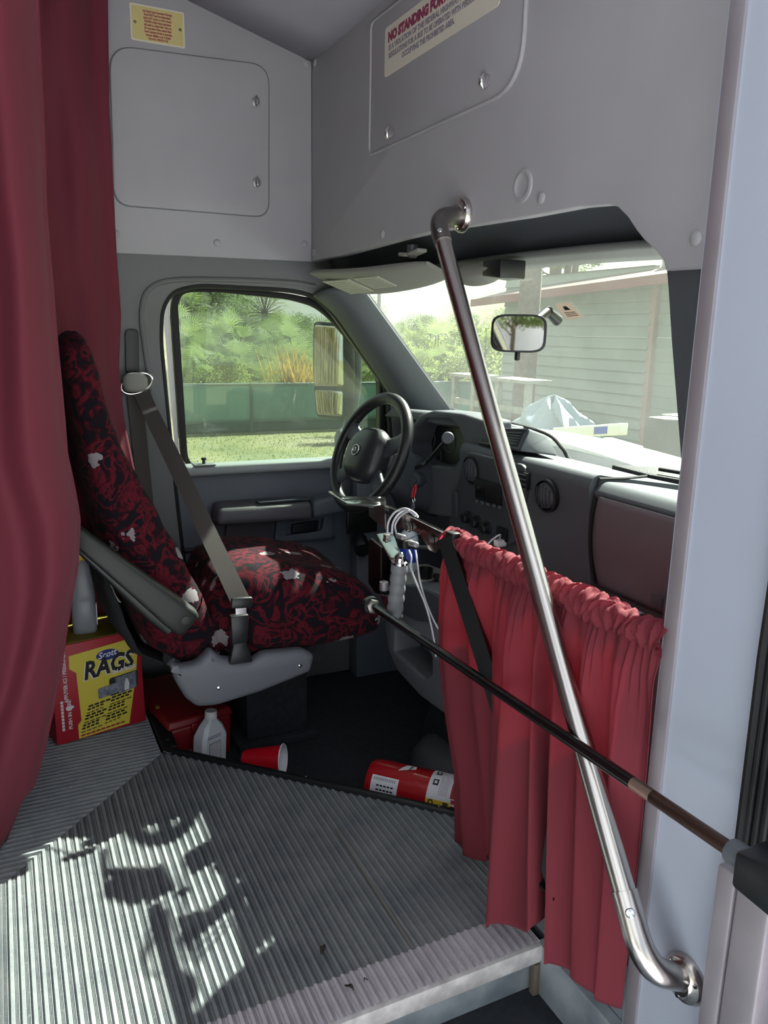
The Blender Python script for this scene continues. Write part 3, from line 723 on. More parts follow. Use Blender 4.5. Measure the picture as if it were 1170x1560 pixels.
# backrest: (front x, rear x, z, half width) measured on the near side at y = 1.95
prof = [(.485, .36, .285, .21), (.475, .275, .345, .235), (.440, .245, .44, .245), (.385, .205, .57, .245), (.325, .180, .69, .24), (.283, .160, .78, .232), (.250, .148, .87, .218), (.236, .138, .96, .20), (.228, .128, 1.04, .188), (.214, .124, 1.09, .180), (.200, .136, 1.118, .168), (.190, .150, 1.132, .145), (.178, .164, 1.141, .10)]
zs = [p[2] for p in prof]
rings = []
n = 44
for i in range(n+1):
    z = zs[0] + (zs[-1]-zs[0])*math.sin(math.pi/2*i/n)
    fx, rx, hw = (lerp(zs, [p[k] for p in prof], z) for k in (0, 1, 3))
    cxx, th = (fx+rx)/2, (fx-rx)/2
    ring = []
    for q in sup(V(0, 0, 0), Y_, X_, hw, th, 36, 3.2):
        y = q.y; bol = max(0, (abs(y)/hw-.62)/.38)
        dx = q.x
        if dx > 0: dx += .030*math.sin(min(1, bol)*math.pi*.9)*min(1, (1.02-z)*4 if z < 1.0 else .1) - .008*(1-bol)
        ring.append(V(cxx+dx, SY+y, z))
    rings.append(ring)
mb = MB(); mb.loft(rings); mb.obj('backrest', 'seat', seat, angle=70)
# rounded upholstery piping along the near side seam
# cushion
prof = [(.46, .44, .29, .20), (.50, .50, .27, .235), (.58, .525, .26, .25), (.68, .515, .255, .255), (.80, .485, .26, .255), (.88, .455, .265, .25), (.93, .415, .275, .24), (.948, .375, .30, .22)]
xs = [p[0] for p in prof]; rings = []
n = 34
for i in range(n+1):
    x = xs[0] + (xs[-1]-xs[0])*i/n
    zt, zb_, hw = (lerp(xs, [p[k] for p in prof], x) for k in (1, 2, 3))
    cz, th = (zt+zb_)/2, (zt-zb_)/2
    ring = []
    for q in sup(V(0, 0, 0), Y_, Z_, hw, th, 40, 3.4):
        bol = abs(q.y)/hw; dz = q.z
        if dz > 0: dz += .014*math.sin(min(1, max(0, (bol-.4)/.55))*math.pi) + .006*math.sin(x*40)*(1-bol)*.4
        ring.append(V(x, SY+q.y, cz+dz))
    rings.append(ring)
mb = MB(); mb.loft(rings); mb.obj('cushion', 'seat', seat, angle=70)
# mesh pocket on the back of the backrest
def pocket(u, v):
    z = .30+u*.26; y = SY+(v-.5)*.44; rx = lerp([.285, .345, .44, .57, .69], [.36, .275, .245, .205, .18], z)
    return V(rx - .012 - .035*math.sin(u*math.pi)**.7*math.sin(v*math.pi)**.4 - .004*math.sin(v*30), y, z)
mb = MB(); mb.grid(pocket, 14, 30); solid(mb.obj('mesh_pocket', 'mesh', seat), .004, 0)
# grey side skirt with its raised rear and screws
YS = 1.905
O = V(0, YS, 0)
sk = pxp([(258, 1010), (275, 1017), (300, 1012), (322, 990), (338, 1004), (385, 1008), (402, 996), (462, 990), (480, 999), (474, 1024), (440, 1038), (395, 1056), (330, 1076), (300, 1078), (284, 1066), (268, 1040)], 'y', YS, O, *PY)
mb = MB(); mb.panel(rpoly(sk, .012, 3), [], O, *PY, .05, bev=.018, mid=-.02)
so = mb.obj('side_skirt', 'grey_plastic', seat, angle=60)
for px, py in ((333, 1048), (457, 1014)): MB().lathe(at(px, py, 'y', YS-.004), (0, -1, 0), [(.006, 0), (.005, .003), (0, .004)], 12).obj('screw', 'chrome', so)
mb = MB(); mb.box((.60, SY+.03, .24), (.40, .40, .07), bev=.02); mb.box((.70, SY+.10, .06), (.20, .22, .30), bev=.01); mb.box((.70, SY+.10, -.105), (.26, .26, .028), bev=.005)
mb.obj('pedestal', 'carpet', seat)
# armrest hanging on the near side
YA = 1.885
def armp(px, py, y): return at(px, py, 'y', YA) + V(0, y, 0)
top_l, top_r, bot_r, mid_b, bot_l = (116, 800), (303, 938), (262, 974), (250, 978), (110, 838)
c0, c1 = at(108, 808, 'y', YA), at(287, 950, 'y', YA)
dd = (c1-c0).normalized(); up = V(-dd.z, 0, dd.x)
rings = []
for t, hh_, ww in [(0, .016, .018), (.04, .021, .026), (.3, .025, .028), (.6, .031, .029), (.85, .037, .030), (.97, .038, .029), (1.0, .033, .024)]:
    rings.append(sup(c0.lerp(c1, t), Y_, up, ww, hh_, 24, 5))
mb = MB(); mb.loft(rings); ar = mb.obj('armrest', 'olive_arm', seat, angle=50)
lo = [sup(c0.lerp(c1, t)-up*(.018+.018*t)+V(0, .004, 0), Y_, up, .020, h_, 20, 3) for t, h_ in [(.12, .010), (.4, .016), (.75, .024), (.93, .020)]]
MB().loft(lo).obj('armrest_underside', 'black', ar, angle=50)
MB().lathe(at(283, 945, 'y', YA-.030), (0, -1, 0), [(.011, 0), (.011, .0015), (.009, .002), (0, .002)], 18).obj('pivot_cap', 'olive_arm', ar)
# buckle
bk = at(364, 955, 'y', 1.90)
mb = MB(); mb.hexa([bk+V(-.021, -.010, -.045), bk+V(.021, -.010, -.045), bk+V(.021, .012, -.045), bk+V(-.021, .012, -.045), bk+V(-.024, -.012, .035), bk+V(.024, -.012, .035), bk+V(.024, .012, .035), bk+V(-.024, .012, .035)], bev=.005)
bo = mb.obj('buckle', 'black', seat)
mb = MB(); mb.hexa([bk+V(-.03, -.012, -.10), bk+V(.035, -.012, -.10), bk+V(.035, .02, -.10), bk+V(-.03, .02, -.10), bk+V(-.018, -.010, -.04), bk+V(.018, -.010, -.04), bk+V(.018, .012, -.04), bk+V(-.018, .012, -.04)], bev=.006); mb.obj('buckle_boot', 'black', bo)
# seat belt: slot, ring, webbing, tongue
YB = YD-.004
belt = thing('seat_belt', 'brown grey seat belt running from pillar ring to the seat buckle', 'seat belt', (at(208, 585, 'y', YB).x, YB, .6))
O = V(0, YB, 0)
MB().panel(rpoly(pxp([(190, 501), (211, 501), (212, 570), (191, 570)], 'y', YB, O, *PY), .018, 8), [], O, *PY, .006, bev=.002, mid=.002).obj('adjuster_slot', 'black', belt)
pr = at(208, 584, 'y', YB-.03)
mb = MB(); ring = []
for k in range(25):
    a = math.pi*2*k/24; ring.append(pr + X_*.047*math.cos(a)*1.0 + Z_*(.030*math.sin(a)+.012*math.cos(a)) + Y_*(-.004))
mb.tube(ring, .0045, 10, cap=False); ro = mb.obj('belt_ring', 'chrome', belt)
MB().loft([sup(pr+V(-.006, -.012-.0, .004)+V(0, -j, 0), X_, Z_, a_, b_, 26, 2.6) for j, a_, b_ in [(-.03, .030, .026), (.0, .038, .031), (.010, .037, .030), (.018, .026, .020)]]).obj('ring_cover', 'visor', ro, angle=50)
pe = at(366, 915, 'y', 1.89)
def webbing(path, wv, th=.0016):
    rings = []
    for i, p in enumerate(path):
        w = wv(i/(len(path)-1)) if callable(wv) else wv
        dn = (path[min(i+1, len(path)-1)]-path[max(i-1, 0)]).normalized(); nrm = dn.cross(w).normalized()
        rings.append([p-w+nrm*th, p+w+nrm*th, p+w-nrm*th, p-w-nrm*th])
    return rings
ps = at(215, 598, 'y', YB-.035)
path = smoothpath([ps, ps.lerp(pe, .33)+V(.004, 0, -.008), ps.lerp(pe, .7)+V(.005, 0, -.012), pe], 8)
mb = MB(); mb.loft(webbing(path, lambda t: (V(.024, 0, .004)).lerp(V(.022, -.008, .008), t))); mb.obj('webbing', 'belt', belt, angle=50)
p0 = at(205, 600, 'y', YB-.012); p1 = at(222, 760, 'y', YB-.012)
MB().loft(webbing([p0, p0.lerp(p1, .5), p1, p1+V(.01, 0, -.55)], V(.023, 0, 0))).obj('webbing', 'belt', belt, angle=50)
MB().box(pe+V(.002, -.004, -.004), (.056, .016, .03), rot=Matrix.Rotation(math.radians(4), 3, 'Y'), bev=.006).obj('tongue_cover', 'black', belt)
MB().box(pe+V(.0, -.004, -.024), (.028, .003, .022)).obj('tongue_plate', 'chrome', belt)

# ================================================================== STEERING WHEEL AND COLUMN
dray = CF + CR*((563-585)/F) - CU*((689-780)/F)
WC = CAM + dray*2.44
wn = V(-.915, -.10, .40).normalized()                 # wheel axis, pointing at the driver
wu = (Z_ - wn*wn.z).normalized(); wr = wn.cross(wu).normalized()
sw = thing('steering_wheel', 'black steering wheel with round badge on its hub', 'steering wheel', WC)
R_ = .179
mb = MB(); mb.tube([WC + wu*R_*math.cos(a) + wr*R_*math.sin(a) for a in [2*math.pi*i/64 for i in range(65)]], .0185, 16, cap=False, upv=wn)
mb.obj('rim', 'black_gloss' if 0 else mat('worn black wheel leather', '#1e1f20', .36), sw)
hub = MB(); rings = []
for j, a_, b_ in [(-.045, .066, .060), (-.02, .086, .082), (.0, .092, .090), (.022, .088, .084), (.038, .074, .068), (.046, .050, .045), (.049, .016, .013)]:
    rings.append([c - wu*.012 for c in sup(WC+wn*j, wr, wu, a_, b_, 36, 2.7)])
hub.loft(rings); ho = hub.obj('hub_cover', mat('dark grey hub cover', '#2c2e30', .34), sw, angle=60)
for sgn in (-1, 1):
    for el, w_ in ((.42, .028), (-.62, .024)):
        a = wr*sgn*math.cos(el) + wu*math.sin(el); s = wn.cross(a)
        mb = MB(); mb.loft([sup(WC-wu*.012+a*t+wn*h_, s, wn, w__, .010, 16, 3) for t, h_, w__ in [(.06, .0, w_*1.3), (.10, -.004, w_), (.14, -.004, w_*.95), (.176, .0, w_*1.2)]]); mb.obj('spoke', 'dash_d', sw, angle=60)
bp = WC + wn*.0485 - wu*.010 - wr*.0
e = MB(); e.lathe(bp, wn, [(.0185, 0), (.0185, .002), (.016, .003), (0, .0025)], 28); em = e.obj('badge', 'black', ho)
MB().tube([bp+wn*.003 + wu*.0165*math.cos(a) + wr*.0165*math.sin(a) for a in [2*math.pi*i/28 for i in range(29)]], .0018, 8, cap=False).obj('badge_ring', 'chrome', em)
# looping emblem inside the ring
MB().tube(smoothpath([bp+wn*.004+wr*x+wu*y for x, y in [(-.009, -.006), (-.004, .007), (.004, .004), (.002, -.003), (-.003, -.001), (.003, .008), (.009, -.005)]], 5), .0013, 6).obj('badge_emblem', 'chrome', em)
col = thing('steering_column', 'dark steering column with gear lever and ignition lock behind the wheel', 'steering column', WC-wn*.2)
mb = MB(); mb.loft([sup(WC-wn*t-wu*d_, wr, wu, a_, b_, 28, 3.2) for t, d_, a_, b_ in [(.050, .012, .055, .055), (.10, .02, .068, .072), (.22, .03, .070, .080), (.36, .03, .070, .085), (.46, .03, .07, .085)]]); mb.obj('shroud', 'dash_d', col, angle=60)
k1 = at(654, 700, 'x', 1.18); k2 = at(682, 668, 'x', 1.15); k0 = WC-wn*.14+wr*(-.05)
mb = MB(); mb.tube(smoothpath([k0, k1.lerp(k0, .5)+V(0, -.01, .0), k1, k2]), .0065, 10); lv = mb.obj('gear_lever', 'black', col)
dk = (at(684, 664, 'x', 1.10)-k2).normalized()
MB().lathe(k2-dk*.02, dk, [(.008, -.02), (.014, .0), (.0185, .02), (.0185, .034), (.016, .038), (0, .039)], 20).obj('lever_knob', 'dash_d', lv)
ip = at(628, 733, 'x', 1.14)
MB().lathe(ip+V(.03, .02, 0), V(-.7, -.6, .1), [(.026, -.03), (.026, .03), (.022, .036), (.012, .036), (.011, .040), (0, .040)], 24).obj('ignition_lock', 'dash_d', col)
t2 = at(600, 655, 'x', 1.13); MB().tube([WC-wn*.10+wr*.06+wu*.01, WC-wn*.10+wr*.15+wu*.03], .006, 10).obj('turn_stalk', 'black', col)
# keys on a red carabiner
kp = at(631, 742, 'x', 1.10)
keys = thing('key_ring', 'bunch of keys on a red clip hanging from the ignition', 'keys', kp)
ring = [kp+V(0, .0, -.014)+V(.004*math.sin(a), .008*math.cos(a), .018*math.sin(a)) for a in [2*math.pi*i/20 for i in range(21)]]
MB().tube(ring, .0028, 8, cap=False).obj('red_clip', 'red_cup', keys)
kb = kp + V(0, 0, -.034)
MB().tube([kb+V(.0, .007*math.cos(a), -.006+.008*math.sin(a)) for a in [2*math.pi*i/16 for i in range(17)]], .0012, 6, cap=False).obj('split_ring', 'chrome', keys)
for i, (dy, tilt) in enumerate(((.010, .5), (.002, .15), (-.010, -.45))):
    t_ = V(-.2, math.sin(tilt), -math.cos(tilt)).normalized(); s_ = t_.cross(X_).normalized(); bb = kb+V(-.002*i, dy*.3, -.012)
    m_ = MB(); m_.lathe(bb+t_*.012, X_, [(.010, -.001), (.010, .001)], 16); m_.hexa([bb+t_*.02-s_*.0035-X_*.0008, bb+t_*.02+s_*.0035-X_*.0008, bb+t_*.02+s_*.0035+X_*.0008, bb+t_*.02-s_*.0035+X_*.0008, bb+t_*.05-s_*.002-X_*.0008, bb+t_*.05+s_*.002-X_*.0008, bb+t_*.05+s_*.002+X_*.0008, bb+t_*.05-s_*.002+X_*.0008])
    m_.obj('key', ['dullsteel', 'box_blue', 'alu'][i], keys)

# ================================================================== DASHBOARD
XD = 1.185
dash = thing('dashboard', 'slate grey dashboard with instrument hood, round vents and glovebox', 'dashboard', (1.45, 1.75, .5))
def extr(mbx, prof, y0, y1, bev=0.):
    mbx.loft([[V(x, y, z) for x, z in prof] for y in (y0, y1)])
# centre body
pr_ = rpoly([(1.50, .55), (1.50, .800), (1.30, .830), (1.203, .847), (1.184, .826), (1.199, .65), (1.225, .52)], [.0, .01, .05, .03, .03, .05, .02], 6)
mb = MB()
ys = [(1.367, .0), (1.38, .0), (1.85, 0), (1.95, .01)]
mb.loft([[V(x+dx, y, z) for x, z in pr_] for y, dx in ys]); mb.obj('centre_body', 'dash', dash, angle=35)
# driver side lower body
pr2 = rpoly([(1.55, .44), (1.55, .74), (1.31, .74), (1.245, .715), (1.24, .61), (1.30, .48)], .03, 5)
mb = MB(); mb.loft([[V(x, y, z) for x, z in pr2] for y in (1.96, 2.57)]); mb.obj('driver_body', 'dash_d', dash, angle=35)
# passenger part
pr3 = rpoly([(1.52, .60), (1.515, .784), (1.30, .823), (1.215, .832), (1.188, .808), (1.20, .793)], [.0, .01, .04, .03, .02, .008], 6)
mb = MB(); mb.loft([[V(x, y, z) for x, z in pr3] for y in (.845, 1.356)]); mb.obj('passenger_top_pad', 'dash', dash, angle=35)
def gfn(u, v):
    z = .590 + v*.214; y = .800 + u*.556
    x = 1.184 + .035*(1-v)*(1-v)*.6 + .016*v*v*0 - .012*math.sin(v*math.pi) + .02*max(0, (.04-(1-u)*.556)/.04)**2
    return V(x, y, z)
mb = MB(); mb.grid(gfn, 40, 16); g = mb.obj('glovebox_door', 'dash_pad', dash); solid(g, .05, -1 if 0 else 1)
mb = MB(); mb.tube([gfn(.995, v/14)+V(-.003, .006, 0) for v in range(15)] + [V(1.207, 1.361, .838), V(1.29, 1.363, .834), V(1.50, 1.50, .804)], .0035, 6); mb.obj('panel_seam', 'rubber', dash)
p = at(1000, 915, 'x', 1.168); MB().box(p, (.006, .03, .022), bev=.002).obj('glovebox_latch', 'dash_d', dash)
mb = MB(); mb.box((1.30, 1.09, .555), (.16, .55, .06), bev=.015); mb.obj('lower_ledge', 'dash_d', dash)
# instrument hood: fascia with an opening, dark cluster set back, roof
XF = 1.224
O = V(XF, 0, 0)
blk = [(625, 678), (633, 652), (649, 637), (686, 638), (699, 652), (708, 671), (703, 696), (692, 712), (647, 708), (630, 700)]
outp = [(612, 700), (624, 652), (640, 632), (660, 625), (705, 630), (742, 642), (742, 690), (712, 730), (690, 790), (640, 780), (606, 745)]
mb = MB(); mb.panel(rpoly(pxp(outp, 'x', XF, O, *PX), .012, 4), [rpoly(pxp(blk, 'x', XF, O, *PX), .012, 4)], O, *PX, .09, bev=.009, mid=-.042); mb.obj('instrument_hood', 'dash', dash, angle=45)
O = V(XF+.085, 0, 0)
mb = MB(); mb.panel(pxp([(606, 640), (730, 640), (730, 730), (606, 730)], 'x', XF, V(XF, 0, 0), *PX), [], O, *PX, .01); cl = mb.obj('instrument_cluster', 'black', dash)
for px, py, r_ in ((655, 668, .036), (684, 672, .036), (668, 694, .020)):
    c = at(px, py, 'x', XF+.078)
    mb = MB(); mb.tube([c+V(-.001, r_*math.cos(a), r_*math.sin(a)) for a in [2*math.pi*i/32 for i in range(33)]], .0015, 6, cap=False)
    for k in range(9):
        a = -.6+k*(math.pi+1.2)/8; mb.tube([c+V(-.001, r_*.8*math.cos(a), r_*.8*math.sin(a)), c+V(-.001, r_*.92*math.cos(a), r_*.92*math.sin(a))], .0008, 4)
    mb.tube([c+V(-.002, 0, 0), c+V(-.002, -r_*.5, r_*.5)], .001, 5); mb.obj('gauge', 'dash', cl)
mb = MB(); mb.hexa([V(1.235, 1.93, .880), V(1.52, 2.06, .82), V(1.52, 2.56, .82), V(1.235, 2.56, .860), V(1.245, 1.925, .916), V(1.52, 2.06, .864), V(1.52, 2.56, .868), V(1.245, 2.50, .895)], bev=.012); mb.obj('hood_roof', 'dash', dash)
# vent pod on the dash top
c_ = [at(728, 676, 'x', 1.215), at(792, 688, 'x', 1.188), at(808, 653, 'x', 1.215), at(737, 652, 'x', 1.238)]
bk_ = [V(1.50, 2.10, .79), at(851, 695, 'x', 1.36), at(834, 664, 'x', 1.37), V(1.50, 2.12, .866)]
mb = MB(); mb.hexa([c_[0], c_[1], bk_[1], bk_[0], c_[3], c_[2], bk_[2], bk_[3]], bev=.008); pod = mb.obj('vent_pod', 'dash', dash)
def quad(cs, a0, a1, b0, b1): # sub-rectangle of a quad
    f = lambda s_, t_: cs[0].lerp(cs[1], s_).lerp(cs[3].lerp(cs[2], s_), t_)
    return [f(a0, b0), f(a1, b0), f(a1, b1), f(a0, b1)]
nf = (c_[1]-c_[0]).cross(c_[3]-c_[0]).normalized(); nf = nf if nf.x < 0 else -nf
for a0, a1 in ((.10, .47), (.53, .90)):
    q = quad(c_, a0, a1, .2, .84); mb = MB(); mb.hexa([x-nf*.004 for x in q] + [x+nf*.002 for x in q], bev=.001); vo = mb.obj('square_vent', 'black', pod)
    mb = MB()
    for k in range(5):
        l0, l1 = q[0].lerp(q[3], (k+.7)/5.4), q[1].lerp(q[2], (k+.7)/5.4); mb.tube([l0+nf*.003, l1+nf*.003], .0016, 5)
    mb.obj('vent_slat', 'dash_d', vo)
q = quad(c_, .04, .96, .1, .94); mb = MB(); mb.tube([q[0]+nf*.001, q[1]+nf*.001, q[2]+nf*.001, q[3]+nf*.001, q[0]+nf*.001], .0035, 6); mb.obj('vent_frame', 'dash_d', pod)
# centre stack bezel, round vents, radio, switches
def xface(z): return lin([.522, .65, .8315], [1.225, 1.199, 1.184], z) - .001
def onface(px, py):
    p = at(px, py, 'x', 1.19)
    for _ in range(3): p = at(px, py, 'x', xface(p.z))
    return p
fs = (onface(730, 790)-onface(730, 700)); fw = -fs.normalized(); fu = -Y_; fn = fu.cross(fw).normalized()
O = onface(760, 740)
def fpx(pts): return [((onface(a, b)-O).dot(fu), (onface(a, b)-O).dot(fw)) for a, b in pts]
bz = rpoly(fpx([(712, 682), (802, 712), (806, 760), (790, 835), (690, 795)]), .025, 6)
MB().panel(bz, [], O, fu, fw, .014, bev=.005, mid=.002).obj('centre_bezel', 'dash_d', dash)
for px, py in ((722, 715), (836, 754)):
    c = onface(px, py)+fn*.008
    v_ = MB(); v_.lathe(c, fn, [(.042, -.012), (.042, .004), (.038, .006), (.0355, .002), (.033, -.012)], 36, cap=False); vo = v_.obj('round_vent', 'black', dash)
    MB().lathe(c, fn, [(.033, -.004), (.031, .004), (.018, .010), (0, .012)], 32).obj('vent_core', 'dash', vo)
    mb = MB()
    for k in (-2, -1, 0, 1, 2): mb.box(c+fn*.008+fu*(k*.012), (.010, .0022, .060-abs(k)*.011))
    mb.obj('vent_slat', 'dash_d', vo)
def fbox(px0, py0, w, h, d_, m, name, par, off=.006, bev=.002):
    c = onface(px0, py0)+fn*off
    rot = Matrix((fu, fw, fn)).transposed()
    return MB().box(c, (w*.91, h*.91, d_), rot=rot, bev=bev).obj(name, m, par)
ra = fbox(750, 748, .135, .065, .016, 'black', 'radio', dash, .010)
fbox(741, 745, .040, .028, .006, 'black_gloss', 'radio_screen', ra, .020)
for k in range(5): fbox(735+k*9, 762+k*2.2, .013, .009, .008, 'dash', 'radio_button', ra, .020)
fbox(790, 728, .12, .05, .012, 'black', 'louvre_panel', dash, .008)
for k in range(4): fbox(790, 718+k*7, .115, .004, .006, 'dash', 'louvre', dash, .015)
sw_ = fbox(698, 768, .030, .085, .012, 'dash_d', 'headlight_switch', dash, .010)
for px, py in ((719, 787), (733, 794), (748, 803)):
    c = onface(px, py)+fn*.008; MB().lathe(c, fn, [(.020, 0), (.019, .006), (.016, .008), (.015, .022), (.012, .025), (0, .025)], 24).obj('knob', 'black', dash)
fbox(735, 800, .11, .05, .006, 'dash_d', 'heater_panel', dash, .008)
fbox(772, 812, .05, .04, .02, 'black', 'socket_panel', dash, .010)
# dash rear edge seal
mb = MB(); mb.tube(smoothpath([V(1.50, .86, .776)] + [at(a, b, 'x', 1.50) for a, b in ((1030, 745), (960, 722), (890, 709), (868, 700), (856, 682), (830, 660), (760, 641), (700, 627))] + [V(1.50, 2.54, .885)], 6), .006, 8); mb.obj('windshield_seal', 'rubber', dash)
# white paper sheet tucked under the glovebox
q = [at(a, b, 'z', .545) for a, b in ((900, 908), (915, 920), (980, 943), (1000, 950))]
mb = MB(); mb.grid(lambda u, v: V(1.135+v*.055, 1.37-u*.20, .583+.012*math.sin(u*3)*(1-v)), 10, 3)
o = mb.obj('paper_sheet', 'paper'); solid(o, .0008, 0); tag(o, 'white paper sheet sticking out under the glovebox', 'paper')

# ================================================================== VISORS, MIRRORS, HEADER ITEMS
def visor(name, label, f0, f1, r0, r1, th, labels):
    fv = thing(name, label, 'sun visor', (f0+f1)/2)
    vv = lambda s_, t_: f0.lerp(f1, s_).lerp(r0.lerp(r1, s_), t_)
    rings = []
    for i in range(15):
        s_ = i/14; a, b = vv(s_, 0), vv(s_, 1); dn = (b-a); c = (a+b)/2; L_ = dn.length/2*(1-.20*abs(2*s_-1)**5)
        n_ = dn.cross(f1-f0).normalized()
        rings.append(sup(c - Z_*.010*math.sin(s_*math.pi), dn.normalized(), n_, L_, th*(1-.5*abs(2*s_-1)**6), 28, 4))
    MB().loft(rings).obj('visor_pad', 'visor', fv, angle=60)
    nn_ = (r0-f0).cross(f1-f0).normalized(); nn_ = nn_ if nn_.z < 0 else -nn_
    for s0, s1, t0, t1 in labels:
        q = [vv(s0, t0), vv(s1, t0), vv(s1, t1), vv(s0, t1)]
        mb = MB(); mb.hexa([x + nn_*(th+.0098-.0022) for x in q] + [x + nn_*(th+.0110) for x in q]); lo_ = mb.obj('visor_label', 'visor_label', fv)
        mb = MB()
        for k in range(6):
            a = vv(s0+(s1-s0)*.1, t0+(t1-t0)*(k+1)/7); b = vv(s1-(s1-s0)*(.1+.05*(k % 3)), t0+(t1-t0)*(k+1)/7)
            mb.hexa([a+nn_*(th+.0108), b+nn_*(th+.0108), b+nn_*(th+.0108)+V(.003, 0, -.001), a+nn_*(th+.0108)+V(.003, 0, -.001), a+nn_*(th+.0114), b+nn_*(th+.0114), b+nn_*(th+.0114)+V(.003, 0, -.001), a+nn_*(th+.0114)+V(.003, 0, -.001)])
        mb.obj('label_lines', 'visor', lo_, smooth=False)
    return fv
f0, f1 = at(545, 447, 'x', 1.10), at(690, 424, 'x', 1.10); r0, r1 = at(455, 413, 'x', .925), at(668, 404, 'x', .99)
r0 = V(.925, 2.53, r0.z); r1 = at(645, 397, 'x', .99)
vis = visor('sun_visor', 'grey sun visor with two printed labels above the steering wheel', f0, f1, r0, r1, .011, [(.08, .34, .2, .75), (.40, .62, .3, .78)])
f0, f1 = at(700, 428, 'x', 1.10), at(768, 420, 'x', 1.10); r0, r1 = at(696, 404, 'x', 1.03), at(752, 400, 'x', 1.03)
visor('sun_visor', 'small grey visor beside the black box in the middle of the header', f0, f1, r0, r1, .014, [])
bb = at(762, 411, 'x', 1.06)
o = MB().hexa([bb+V(-.03, -.045, -.022), bb+V(.04, -.045, -.022), bb+V(.04, .03, -.022), bb+V(-.03, .03, -.014), bb+V(-.03, -.045, .02), bb+V(.04, -.045, .02), bb+V(.04, .03, .02), bb+V(-.03, .03, .02)], bev=.004).obj('dash_camera', 'black', origin=bb)
tag(o, 'black box hanging from the header right of the grab rail', 'box')
cb_ = at(628, 388, 'x', 1.0)
cl_ = thing('header_clip', 'small pale clip on the header above the driver visor', 'clip', cb_)  # plain clip on the header lining, not a lamp
MB().box(cb_+V(0, .028, .002), (.03, .055, .010), rot=Matrix.Rotation(.1, 3, 'X'), bev=.004).obj('clip_wing', 'visor', cl_)
MB().box(cb_+V(0, -.028, .004), (.03, .055, .010), rot=Matrix.Rotation(-.12, 3, 'X'), bev=.004).obj('clip_wing', 'visor', cl_)
MB().lathe(cb_+V(0, 0, .004), V(0, 0, -1), [(.014, -.02), (.014, .006), (.010, .012), (0, .013)], 16).obj('clip_knob', 'dash_d', cl_)
# interior mirror
mm = ws_at(853, 488)+V(-.008, 0, 0)
im = thing('interior_mirror', 'black rear view mirror on a stalk stuck to the windshield', 'mirror', mm)
c = at(790, 508, 'x', 1.06)
nrm = V(-.66, -.75, .0).normalized(); s_ = nrm.cross(Z_).normalized(); s_ = -s_ if s_.dot(CR) < 0 else s_; t_ = s_.cross(nrm).normalized(); t_ = t_ if t_.z > 0 else -t_
def mring(off, a, b): return sup(c+nrm*off, s_, t_, a, b, 32, 4.5)
mw, mh = .062, .042
MB().loft([mring(-.034, mw*.5, mh*.5), mring(-.026, mw*.86, mh*.84), mring(-.010, mw, mh), mring(.004, mw, mh), mring(.005, mw*.97, mh*.96)]).obj('mirror_housing', 'black', im, angle=50)
MB().loft([mring(.0045, mw*.91, mh*.89), mring(.0062, mw*.91, mh*.89)]).obj('mirror_glass', 'mirror', im)
MB().box(c-t_*(mh+.008), (.010, .012, .020), bev=.003).obj('tilt_tab', 'black', im)
j = at(834, 474, 'x', mm.x-.05)
MB().tube([c-nrm*.03, j], [.010, .0115], 14).obj('stalk', 'black', im)
MB().tube([j, mm], [.010, .014], 14).obj('mount', 'black', im)
MB().lathe(j, Y_, [(.0, -.013), (.010, -.009), (.012, 0), (.010, .009), (0, .013)], 14).obj('ball_joint', 'black', im)
# windshield sticker
qs = [ws_at(a, b)+V(-.004, 0, 0) for a, b in ((846, 463), (870, 461), (891, 484), (865, 487))]
stk = thing('windshield_sticker', 'small grey sticker on the windshield beside the mirror stalk', 'sticker', qs[0])
mb = MB(); mb.hexa([x+V(.001, 0, 0) for x in qs]+[x for x in qs]); mb.obj('sticker_sheet', cloth('brown grey sticker', '#a39b96', '#b5aaa2', .5, .6, 0, 0), stk)
c0 = (qs[0]+qs[1]+qs[2]+qs[3])/4
fq = lambda a, b: qs[0].lerp(qs[1], a).lerp(qs[3].lerp(qs[2], a), b)+V(-.0012, 0, 0)
MB().hexa([fq(*z)+V(.0006, 0, 0) for z in ((.35, .45), (.7, .45), (.62, .2), (.42, .2))]+[fq(*z) for z in ((.35, .45), (.7, .45), (.62, .2), (.42, .2))]).obj('sticker_mark', 'ink', stk)
for k in range(3): MB().hexa([fq(*z)+V(.0006, 0, 0) for z in ((.2, .58+k*.11), (.85, .58+k*.11), (.85, .62+k*.11), (.2, .62+k*.11))]+[fq(*z) for z in ((.2, .58+k*.11), (.85, .58+k*.11), (.85, .62+k*.11), (.2, .62+k*.11))]).obj('sticker_line', 'ink', stk)
# exterior mirror
YM = 2.98
em = thing('wing_mirror', 'tall black wing mirror with two glasses outside the driver window', 'wing mirror', at(530, 700, 'y', YM))
mP = at(501, 563, 'y', YM); mN = V(-.90, -.43, .0).normalized(); mU = V(-mN.y, mN.x, 0); mU = mU if mU.dot(CR) > 0 else -mU
def mpx(pts): return [((atp(a, b, mP, mN)-mP).dot(mU), (atp(a, b, mP, mN)-mP).z) for a, b in pts]
hp = rpoly(mpx([(476, 489), (526, 493), (528, 560), (525, 640), (480, 636), (474, 560)]), [.025, .025, .3, .025, .03, .3], 6)
MB().panel(hp, [], mP, mU, Z_, .06, bev=.012, mid=-.030).obj('mirror_housing', 'rubber', em, angle=50)
for nm_, pts in (('upper_glass', [(480, 495), (523, 498), (524, 588), (479, 588)]), ('lower_glass', [(480, 594), (523, 596), (522, 634), (484, 631)])):
    MB().panel(rpoly(mpx(pts), .012), [], mP, mU, Z_, .004, bev=.001, mid=.002).obj(nm_, 'mirror', em)
